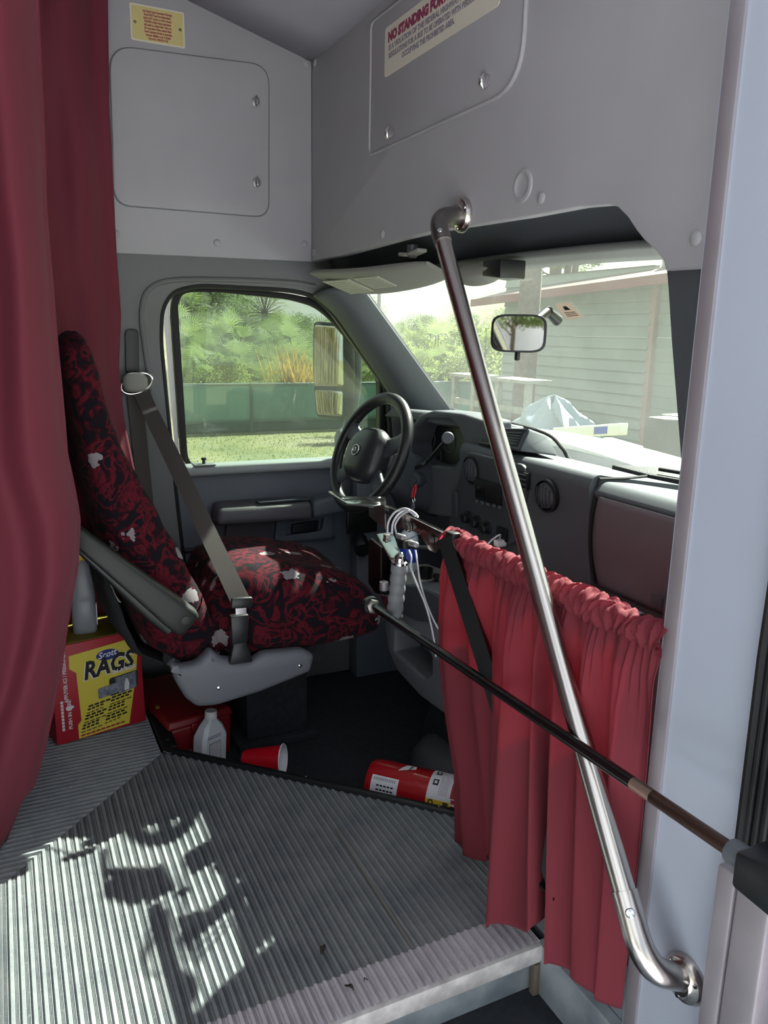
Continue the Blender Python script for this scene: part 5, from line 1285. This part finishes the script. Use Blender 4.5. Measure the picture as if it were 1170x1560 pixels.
mb = MB()
for k in range(6): mb.grid(lambda u, v, k=k: cyp(.206+k*.0042+u*.0012, .3+v*(.9-.1*(k % 3)), .0013), 1, 6)
mb.obj('label_lines', 'label_text_g', ex, smooth=False)
wrap('strap', .244, .262, -1.2, .02, 'red_paint', .004)
wrap('strap_end', .240, .266, .02, .10, 'label_beige', .004)
vb = eA+ed_*.385
MB().box(vb+ed_*.02, (.035, .035, .05), bev=.006).obj('valve', 'dullsteel', ex)
MB().tube([vb+ed_*.03+Z_*.02, vb+ed_*.02+Z_*.045-ed_*.02, vb-ed_*.06+Z_*.05], .008, 8).obj('lever', 'black', ex)
MB().tube(smoothpath([vb+ed_*.02, vb+ed_*.05-ev*.04, vb-ed_*.02-ev*.07, vb-ed_*.2-ev*.068], 6), .008, 8).obj('hose', 'black', ex)
# nail and leaf crumbs on the floor
p = at(250, 1145, 'z', .006)
nl = MB(); nl.tube([p, p+V(.018, -.018, .0)], .0014, 8); nl.lathe(p, V(-1, 1, .3), [(.0035, 0), (.0035, .001)], 10); tag(nl.obj('nail', 'chrome'), 'bright nail lying at the corner of the black floor edging', 'nail')
for (px, py), lab, s_ in (((492, 1448), 'curled brown dry leaf on the ribbed floor near the step nosing', .016), ((557, 1495), 'small dark leaf crumb on the pale step nosing', .006), ((532, 1506), 'thin dark twig on the pale step nosing', .012)):
    p = at(px, py, 'z', .004); r_ = random.random()*3
    mb = MB(); mb.grid(lambda u, v: p+V((u-.5)*2*s_*math.cos(r_)-(v-.5)*s_*.7*math.sin(r_)*(1-abs(2*u-1)**2), (u-.5)*2*s_*math.sin(r_)+(v-.5)*s_*.7*math.cos(r_)*(1-abs(2*u-1)**2), .003+.004*math.sin(u*5)+.004*abs(v-.5)), 8, 4)
    o = mb.obj('dry_leaf', mat('dry leaf', '#3c3228', .8), weld=True); solid(o, .0006, 0); tag(o, lab, 'leaf')

# ================================================================== OUTSIDE
GZ = -.8
mb = MB()
mb.grid(lambda u, v: V(-60+u*150, -40+v*160, GZ), 40, 40)
struct(mb.obj('ground', 'ground', smooth=False), 'sunlit mown grass with sandy patches outside the driver window', 'ground')
def blades(name, n, area, h, m, seed, w=.008):
    rnd = random.Random(seed); t = bmesh.new()
    for _ in range(n):
        x, y = area(rnd); a = rnd.random()*6.28; hh_ = h*(.5+rnd.random()); lx, ly = math.cos(a)*w, math.sin(a)*w; bx, by = (rnd.random()-.5)*hh_*.9, (rnd.random()-.5)*hh_*.9
        t.faces.new([t.verts.new(p) for p in ((x-lx, y-ly, GZ), (x+lx, y+ly, GZ), (x+bx, y+by, GZ+hh_))])
    mb = MB(); mb._add(t); return mb.obj(name, m, smooth=False, weld=False)
o = blades('grass', 7000, lambda r: (.5+r.random()*9, 9.5+r.random()*5.4), .026, 'leaf_palm', 3, .010)
tag(o, 'short grass blades on the ground before the green fence', 'grass', kind='stuff')
# van bonnet in front of the windshield
mb = MB()
def hood(u, v):
    x = 1.56+u*.95; y = .80+v*1.90; k = ((y-2.2)/.95)
    return V(x, y, .765 + .085*(1-k*k) - .13*u - .40*max(0, u-.35)**1.6 - .14*max(0, 1-u/.08)**2 - .25*max(0, abs(k)-.8)**1.3*4)
mb.grid(hood, 20, 30); hd = mb.obj('van_bonnet', 'white_paint'); solid(hd, .02, -1)
tag(hd, 'white sunlit bonnet of the van beyond the windshield', 'bonnet')
mb = MB(); q = [at(a, b, 'z', .815) for a, b in ((1040, 731), (990, 723), (932, 708), (1040, 712))]
cw = thing('wiper_cowl', 'black speckled cowl grille at the base of the windshield on the bonnet', 'cowl', q[0])
mb.hexa([p+V(0, 0, -.03) for p in q]+[p for p in q], bev=.003); mb.obj('cowl_panel', mat('black cowl grille', '#15171a', .7, bump=1., bscale=150), cw)
MB().tube([q[0]+V(.02, .02, .012), q[1]+V(.03, .0, .012)], .005, 8).obj('wiper_arm', 'black', cw)
# green fence: posts, top rail, screen with a darker bottom strip
FY = 15.0
fen = thing('green_fence', 'low fence covered with green privacy screen across the grass', 'fence', (8, FY, GZ))
FT = at(400, 586, 'y', FY).z; FB = at(400, 655, 'y', FY).z
x0, x1 = -2.0, 15.5
mb = MB(); mb.grid(lambda u, v: V(x0+(x1-x0)*u, FY+.02*math.sin(u*60)+.015*math.sin(u*23+v*4), FB+.16+(FT-FB-.16)*v), 160, 8); o = mb.obj('screen', 'fence', fen); solid(o, .004, 0)
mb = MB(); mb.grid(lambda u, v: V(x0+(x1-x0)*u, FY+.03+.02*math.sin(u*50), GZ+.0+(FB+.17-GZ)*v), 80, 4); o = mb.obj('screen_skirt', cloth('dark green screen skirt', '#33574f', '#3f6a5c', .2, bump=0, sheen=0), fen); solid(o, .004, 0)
MB().tube([V(x0, FY, FT+.012), V(x1, FY, FT+.012)], .022, 8).obj('top_rail', 'fence_d', fen)
for k in range(7):
    x = at(382, 620, 'y', FY).x - 2.75 + k*2.75 - 2.75
    MB().cyl(V(x, FY-.05, GZ), V(x, FY-.05, FT+.03), .03, seg=10).obj('post', mat('dark fence post', '#3c5850', .6) if k == 0 else bpy.data.materials['dark fence post'], fen)
# unseen pale ground added on the door side to bounce light inside
mb = MB(); mb.grid(lambda u, v: V(-14+u*19, -14+v*14.2, GZ+.012), 4, 4)
struct(mb.obj('ground_bounce', mat('pale reflector ground', '#b3b5bc', .9, noise=.15, nscale=2), smooth=False), 'pale reflector ground added out of view on the door side of the bus to bounce light in', 'ground')
# plants
def leafball(t, c, r, n, size, rnd, flat=.85):
    for _ in range(n):
        while True:
            d = Vector((rnd.uniform(-1, 1), rnd.uniform(-1, 1), rnd.uniform(-1, 1)))
            if .25 < d.length <= 1: break
        p = Vector(c) + Vector((d.x*r, d.y*r, d.z*r*flat)); a = Vector((rnd.gauss(0, 1), rnd.gauss(0, 1), rnd.gauss(0, 1))).normalized(); b = a.orthogonal().normalized()
        b.rotate(Matrix.Rotation(rnd.random()*6.28, 3, a)); s_ = size*(.6+rnd.random()*.8); w_ = a.cross(b)*s_*.45
        t.faces.new([t.verts.new(q) for q in (p-b*s_, p+w_, p+b*s_, p-w_)])
def treemesh(name, h, cr, nb, nl, size, seed, m, trunk=.12, squash=1., tall=.55):
    rnd = random.Random(seed)
    t = bmesh.new(); tw = MB()
    tw.tube(smoothpath([(0, 0, 0), (rnd.uniform(-.1, .1)*h*.3, rnd.uniform(-.1, .1)*h*.3, h*.4), (rnd.uniform(-.1, .1)*h*.3, 0, h*.85)], 4), [trunk*(1-.07*i) for i in range(9)], 8)
    for k in range(nb):
        a = rnd.random()*6.28; rr = cr*math.sqrt(rnd.random())*.9; z = h*(1-tall) + rnd.random()*h*tall*.9
        k_ = 1-abs((z-h*(1-tall*.55))/(h*tall*.75)); rr *= max(.25, k_)
        c = (rr*math.cos(a), rr*math.sin(a)*squash, z); leafball(t, c, cr*(.28+rnd.random()*.2), nl, size, rnd)
        tw.tube([V(0, 0, z*.75), V(*c)], [trunk*.35, trunk*.08], 5)
    lm = MB(); lm._add(t); return lm, tw
def plant(name, label, cat, loc, sc_, proto, group=None, rz=0):
    r = bpy.data.objects.new(name, None); C.objects.link(r); r.location = loc; r.scale = (sc_, sc_, sc_); r.rotation_euler.z = rz; tag(r, label, cat, group)
    for o in proto:
        c = o.copy() if o.parent else o
        C.objects.link(c) if c is not o else None
        c.parent = r
    return r
def mkproto(parts):
    out = []
    for n_, mb_, m in parts:
        o = mb_.obj(n_, m, None, origin=(0, 0, 0), smooth=False, weld=False); out.append(o)
    return out
pa = mkproto(list(zip(('foliage', 'trunk'), treemesh('a', 5.2, 2.0, 34, 460, .055, 1, 0), ('leaf_tree', 'bark'))))
pb = mkproto(list(zip(('foliage', 'trunk'), treemesh('b', 4.4, 1.9, 32, 440, .052, 2, 0, tall=.8), ('leaf_tree', 'bark'))))
pc = mkproto(list(zip(('foliage', 'stem'), treemesh('c', 2.2, 1.1, 22, 380, .04, 3, 0, trunk=.05, tall=.92), ('leaf_bright', 'bark'))))
def palmfan(t, c, d, up, r, n, rnd):
    s_ = d.cross(up).normalized(); up2 = s_.cross(d)
    for k in range(n):
        a = -1.25+2.5*k/(n-1); e_ = (d*math.cos(a)+s_*math.sin(a)).normalized(); L_ = r*(.8+.2*math.cos(a))*(.9+rnd.random()*.2)
        w_ = s_*math.cos(a)*.011*r*2 - d*math.sin(a)*.011*r*2; tip = c+e_*L_ - Z_*L_*.18
        mid = c+e_*L_*.55 + up2*.02
        t.faces.new([t.verts.new(q) for q in (c-w_*.3, mid-w_, tip, mid+w_)])
def palmetto(nf, h, seed):
    rnd = random.Random(seed); t = bmesh.new(); st = MB()
    for k in range(nf):
        a = rnd.random()*6.28; el = .25+rnd.random()*1.15; L_ = h*(.45+rnd.random()*.5)
        d = V(math.cos(a)*math.cos(el), math.sin(a)*math.cos(el), math.sin(el)); c = d*L_
        st.tube([V(d.x*.05, d.y*.05, 0), c*.55+Z_*.04, c], .010, 4, cap=False)
        palmfan(t, c, (d-Z_*.15).normalized(), Z_, .34+rnd.random()*.18, 19, rnd)
    lm = MB(); lm._add(t); return lm, st
pp1 = mkproto(list(zip(('fronds', 'stalks'), palmetto(54, 1.75, 5), ('leaf_palm', 'leaf_palm'))))
pp2 = mkproto(list(zip(('fronds', 'stalks'), palmetto(46, 1.5, 6), ('leaf_palm', 'leaf_palm'))))
def cabbage(seed):
    rnd = random.Random(seed); t = bmesh.new(); st = MB(); H_ = 4.0
    for k in range(44):
        a = rnd.random()*6.28; el = -.6+rnd.random()*1.9; d = V(math.cos(a)*math.cos(el), math.sin(a)*math.cos(el), math.sin(el)); c = V(0, 0, H_)+d*.75
        st.tube([V(0, 0, H_-.1), c], .014, 4, cap=False); palmfan(t, c, (d-Z_*.25).normalized(), Z_, .65+rnd.random()*.2, 15, rnd)
    st.tube([V(0, 0, 0), V(.06, 0, H_*.5), V(0, 0, H_)], [.17, .15, .16], 12)
    lm = MB(); lm._add(t); return lm, st
pk_ = mkproto(list(zip(('crown', 'trunk'), cabbage(8), ('leaf_palm', 'bark'))))
def tuft(n, h, seed, spread=.5, w=.012):
    rnd = random.Random(seed); t = bmesh.new()
    for _ in range(n):
        a = rnd.random()*6.28; r = rnd.random()*spread; x, y = r*math.cos(a), r*math.sin(a); hh_ = h*(.55+rnd.random()*.6); lx, ly = (rnd.random()-.5)*hh_*.55, (rnd.random()-.5)*hh_*.55; b = rnd.random()*6.28; wx, wy = math.cos(b)*w, math.sin(b)*w
        p0, p1, p2 = V(x, y, 0), V(x+lx*.4, y+ly*.4, hh_*.65), V(x+lx, y+ly, hh_)
        t.faces.new([t.verts.new(q) for q in (p0-V(wx, wy, 0), p0+V(wx, wy, 0), p1+V(wx, wy, 0)*.8, p1-V(wx, wy, 0)*.8)]); t.faces.new([t.verts.new(q) for q in (p1-V(wx, wy, 0)*.8, p1+V(wx, wy, 0)*.8, p2)])
    lm = MB(); lm._add(t); return lm
rnd = random.Random(21)
def gpos(px, Y): return V(at(px, 600, 'y', Y).x, Y, GZ)
PG = 'saw palmettos behind the fence'; PL = 'fan leaved saw palmetto growing in the thicket behind the green fence'
i = 0
for Y, pxs, s0 in ((17.0, range(262, 600, 24), .85), (18.6, range(270, 640, 28), 1.05), (20.5, range(265, 690, 36), 1.3)):
    for px in pxs:
        plant('palmetto', PL, 'palmetto', gpos(px+rnd.uniform(-8, 8), Y+rnd.uniform(-.4, .4)), s0*rnd.uniform(.9, 1.15), (pp1, pp2)[i % 2], PG, rnd.random()*6.28); i += 1
plant('cabbage_palm', 'tall cabbage palm with a round crown in the middle of the driver window', 'palm', gpos(405, 21.5), .62, pk_)
plant('cabbage_palm', 'cabbage palm with a small crown left in the driver window, above the palmettos', 'palm', gpos(296, 22), .58, pk_, None, 2.)
TG = 'trees beyond the fence'; TL = 'leafy green tree in the belt of woodland beyond the green fence'
for px, Y, s_, pr_, in ((270, 26, .72, pa), (330, 27, 1.0, pa), (372, 25, .92, pb), (455, 27, .75, pb), (500, 25, .62, pb), (545, 28, .78, pa), (600, 24, .72, pb), (640, 26, .75, pa), (672, 23, .78, pb), (705, 25, .80, pa), (735, 22, .82, pb), (775, 26, .85, pa)):
    plant('tree', TL, 'tree', gpos(px, Y), s_*Y/29*(.85 if px < 560 else .74), pr_, TG, rnd.random()*6.28)
for px, Y, s_, lab in ((735, 17, 1.05, 'bright green bush beyond the windshield, right of the grab rail'), (330, 16.2, .75, 'yellow green bush behind the fence at the left of the driver window'), (620, 18, .9, 'bright bush beyond the windshield beside the dark pillar'), (700, 19.5, 1.2, 'large yellowish bush beyond the windshield, left of the rear view mirror')):
    plant('bush', lab, 'bush', gpos(px, Y), s_, pc, None, rnd.random()*6.28)
for px, h_, lab, sd in ((450, .55, 'orange brown dry grass clump above the fence left of the wing mirror', 4),):
    p = gpos(px, 15.6); m_ = tuft(420, 1.55, sd, .55, .014); m_.map(lambda c, p=p: c+p); tag(m_.obj('dry_grass_clump', 'leaf_dry', smooth=False, weld=False), lab, 'grass clump')
for k_, (x_, y_) in enumerate(((-20, -14), (-22, -17), (-21, -20.5), (-18, -11), (-25, -22), (-17, -17.5))): plant('tree', 'leafy green tree far behind the bus, seen only in the rear view mirror', 'tree', V(x_, y_, GZ), 1.1, pa, 'trees behind the bus', k_)
# pine trunks, pole
def pine(px, X, r, h, lab, seed, bare=True):
    b = at(px, 600, 'x', X); b.z = GZ; rn = random.Random(seed); root = thing('pine_tree', lab, 'pine', b)
    MB().tube([b, b+V(.05, .03, h*.5), b+V(.0, .08, h)], [r, r*.9, r*.65], 14).obj('trunk', 'bark', root)
    t = bmesh.new(); br_ = MB()
    for k in range(10):
        z = h*(.42+.5*rn.random()); a = rn.random()*6.28; L_ = .5+rn.random()*.8; d = V(math.cos(a), math.sin(a), .25); e_ = b+V(0, .05, z)+d*L_
        br_.tube([b+V(0, .05, z), e_], [.025, .008], 5)
        for j in range(3): leafball(t, e_-d*L_*.22*j, .22, 60, .05, rn)
    br_.obj('branch', 'bark', root); lm = MB(); lm._add(t); lm.obj('needles', 'leaf_tree', root, smooth=False, weld=False)
pine(797, 8.2, .20, 7, 'thick grey pine trunk in front of the shed, seen above the rear view mirror', 1)
pine(833, 12.5, .16, 8, 'pine trunk behind the shed roof, left of the thinner ones', 2)
pine(851, 12.8, .10, 8, 'thin pine trunk behind the shed roof, middle of three', 3)
pine(862, 12.8, .09, 8, 'thinnest pine trunk behind the shed roof at the right', 4)
b = at(575, 600, 'y', 19.4); b.z = GZ
tag(MB().cyl(b, b+V(0, 0, 3.9), .06, .05, 12).obj('utility_pole', mat('grey pole', '#8d918e', .6)), 'plain grey pole beyond the windshield just right of the dark pillar', 'pole')
# shed with horizontal siding
SX = 10.0
ya, yb = at(765, 560, 'x', SX).y, at(985, 560, 'x', SX).y; yc = yb-4.5
shed = thing('shed', 'pale shed with horizontal siding and rusty sloping roof beyond the windshield', 'shed', (SX+1, (ya+yb)/2, GZ))
def eave(y): return lin([yb-4.5, yb, ya], [2.30, 2.20, 1.92], y)
mb = MB(); nb = 17; hb = 3.35/nb
for k in range(nb):
    z = GZ+k*hb
    mb.hexa([V(SX-.035, ya, z), V(SX-.035, yb, z), V(SX+.1, yb, z), V(SX+.1, ya, z), V(SX+.005, ya, z+hb*.985), V(SX+.005, yb, z+hb*.985), V(SX+.1, yb, z+hb*.985), V(SX+.1, ya, z+hb*.985)][::1])
mb.map(lambda c: V(c.x, c.y, min(c.z, 2.35))); mb.obj('siding_wall', 'siding', shed, smooth=False)
mb = MB()
for k in range(nb):
    z = GZ+k*hb; mb.hexa([V(SX+.08, yb-.06, z), V(SX+.08, yc, z), V(SX+.2, yc, z), V(SX+.2, yb-.06, z), V(SX+.06, yb-.06, z+hb*.985), V(SX+.06, yc, z+hb*.985), V(SX+.2, yc, z+hb*.985), V(SX+.2, yb-.06, z+hb*.985)])
mb.obj('side_wall', 'siding', shed, smooth=False)
MB().box((SX+.03, yb-.03, .75), (.10, .13, 3.1)).obj('corner_board', mat('pinkish corner board', '#a08a80', .7), shed)
e0, e1 = V(SX-.55, ya+.5, 1.86), V(SX-.55, yc, 2.25); r0_, r1_ = V(SX+2.2, ya+.5, 2.55), V(SX+2.2, yc, 3.2)
mb = MB(); mb.hexa([e0, e1, r1_, r0_, e0+Z_*.04, e1+Z_*.04, r1_+Z_*.04, r0_+Z_*.04]); mb.obj('roof', 'roof', shed)
mb = MB(); mb.hexa([e0+V(-.03, 0, -.10), e1+V(-.03, 0, -.10), e1+V(.02, 0, -.10), e0+V(.02, 0, -.10), e0+V(-.03, 0, .05), e1+V(-.03, 0, .05), e1+V(.02, 0, .05), e0+V(.02, 0, .05)]); mb.obj('eave_board', 'roof_edge', shed)
# timber stand, tarp heap, white beam
tb = [at(a, b, 'x', 7.2) for a, b in ((688, 577), (806, 575))]
ts = thing('timber_stand', 'weathered timber stand with a flat top beyond the windshield', 'stand', (7.3, (tb[0].y+tb[1].y)/2, GZ))
zt = .47
MB().box((7.4, (tb[0].y+tb[1].y)/2, zt), (.5, tb[0].y-tb[1].y, .05)).obj('top_board', 'timber', ts)
for a in (0.02, .30, .62, .97): MB().box((7.25, tb[0].y+(tb[1].y-tb[0].y)*a, (GZ+zt)/2), (.09, .09, zt-GZ)).obj('leg', 'timber', ts)
MB().box((7.25, (tb[0].y+tb[1].y)/2, .02), (.07, tb[0].y-tb[1].y, .10)).obj('mid_rail', 'timber', ts)
c0 = at(835, 612, 'x', 6.8)
def heap(u, v):
    a = u*2*math.pi; r = (1-v)
    n_ = .12*math.sin(a*5+v*9)+.08*math.sin(a*9+v*5)+.06*math.sin(a*13)
    return V(6.9+(.55+n_*.8)*r**.6*math.cos(a), c0.y+(1.15+n_)*r**.6*math.sin(a), GZ + 1.12*v**.7*(1+.25*math.sin(a*2+1)*(1-v)) + .05*math.sin(a*7+v*12))
mb = MB(); mb.grid(heap, 72, 24); o = mb.obj('tarp_heap', 'tarp'); tag(o, 'crumpled pale blue grey tarp over a heap in front of the shed', 'tarp')
for k, (dy, dz, L_) in enumerate(((.2, .02, 1.9), (-.6, -.10, 2.2), (-1.5, -.02, 1.8))):
    c = V(6.5+.12*k, c0.y-.7+dy, c0.z-.22+dz)
    o = MB().box((c.x, c.y, GZ+.62+.02*k), (.14, L_, .04), rot=Matrix.Rotation(.06*k-.05, 3, 'X')).obj('plank', 'tarp', origin=c); tag(o, ('pale plank leaning low across the tarp heap', 'long pale plank lying in front of the shed wall', 'pale plank at the right of the tarp heap')[k], 'plank')
w0, w1 = at(842, 652, 'x', 5.6), at(942, 645, 'x', 5.0)
wbm = thing('white_beam', 'long white painted beam just beyond the bonnet', 'beam', (w0+w1)/2)
dW = (w1-w0); 
mb = MB(); mb.hexa([w0+V(0, 0, -.11), w1+V(0, 0, -.11), w1+V(.12, 0, -.11), w0+V(.12, 0, -.11), w0, w1, w1+V(.12, 0, 0), w0+V(.12, 0, 0)], bev=.01); mb.obj('beam', 'whitebeam', wbm)
p = w0.lerp(w1, .78)+V(-.006, 0, -.055); u_ = dW.normalized()
mb = MB(); mb.hexa([p-u_*.16+V(0, 0, -.035), p+u_*.16+V(0, 0, -.035), p+u_*.16+V(.01, 0, -.035), p-u_*.16+V(.01, 0, -.035), p-u_*.16+V(0, 0, .035), p+u_*.16+V(0, 0, .035), p+u_*.16+V(.01, 0, .035), p-u_*.16+V(.01, 0, .035)]); mb.obj('blue_marking', 'lid_blue', wbm)
for k in (.1, .9): MB().box(w0.lerp(w1, k)+V(.06, 0, (GZ-w0.z-.15)/2-.075), (.10, .10, w0.z-.15-GZ)).obj('leg', 'timber', wbm)
for k, (px, py, X) in enumerate(((985, 690, 4.2), (1005, 680, 4.8))):
    p = at(px, py, 'x', X); h_ = (p.z+.25)-GZ
    o = MB().hexa([V(X, p.y-.25, GZ), V(X+.3, p.y-.25, GZ), V(X+.3, p.y+.12, GZ), V(X, p.y+.12, GZ), V(X+.1, p.y-.05, GZ+h_), V(X+.3, p.y-.1, GZ+h_), V(X+.3, p.y+.14, GZ+h_), V(X+.1, p.y+.14, GZ+h_)], bev=.02).obj('dark_crate', 'dgrey')
    tag(o, ('dark upright crate beyond the bonnet at the right of the windshield', 'dark crate against the shed behind the first one')[k], 'crate')
# reeds behind the van, seen in the wing mirror
RG = 'reeds behind the van'
pr1 = tuft(900, 2.6, 9, .9, .02); rd_ = pr1.obj('reed_clump', 'reed', None, origin=(0, 0, 0), smooth=False, weld=False)
for k in range(6):
    o = rd_ if k == 0 else rd_.copy()
    if k: C.objects.link(o)
    o.location = (-2.2-.75*k, 4.2+.55*(k % 3)+.18*k, GZ); o.rotation_euler.z = k; tag(o, 'tall tan dry reeds reflected in the wing mirror glass', 'reeds', RG)

# ================================================================== LIGHT
sd = V(SR, SK, -1.0).normalized()
sl = bpy.data.lights.new('sun', 'SUN'); sl.energy = SUN_E; sl.angle = math.radians(.8); sl.color = (1., .965, .90)
so_ = bpy.data.objects.new('sun', sl); C.objects.link(so_); so_.rotation_euler = sd.to_track_quat('-Z', 'Y').to_euler()
w = bpy.data.worlds.new('sky'); sc.world = w; w.use_nodes = True; N, L = w.node_tree.nodes, w.node_tree.links
bg = N['Background']; sky = N.new('ShaderNodeTexSky'); sky.sky_type = 'NISHITA'; sky.sun_disc = False
sky.sun_elevation = math.radians(43); sky.sun_rotation = math.atan2(.97, .40); sky.air_density = 1.2; sky.dust_density = 2.
tc = N.new('ShaderNodeTexCoord'); nz = N.new('ShaderNodeTexNoise'); nz.inputs['Scale'].default_value = 2.2; nz.inputs['Detail'].default_value = 8
L.new(tc.outputs['Generated'], nz.inputs['Vector'])
mr = N.new('ShaderNodeMapRange'); mr.inputs[1].default_value = .35; mr.inputs[2].default_value = .62; L.new(nz.outputs[0], mr.inputs[0])
sk_ = N.new('ShaderNodeMix'); sk_.data_type = 'RGBA'; sk_.blend_type = 'MULTIPLY'; sk_.inputs[0].default_value = 1; sk_.inputs[7].default_value = (SKY_K, SKY_K, SKY_K, 1); L.new(sky.outputs[0], sk_.inputs[6])
cm = N.new('ShaderNodeMix'); cm.data_type = 'RGBA'; cm.inputs[7].default_value = (CLOUD*.97, CLOUD, CLOUD*1.02, 1)
L.new(mr.outputs[0], cm.inputs[0]); L.new(sk_.outputs[2], cm.inputs[6]); L.new(cm.outputs[2], bg.inputs['Color']); bg.inputs['Strength'].default_value = 1.0
sc.view_settings.exposure = EXPO
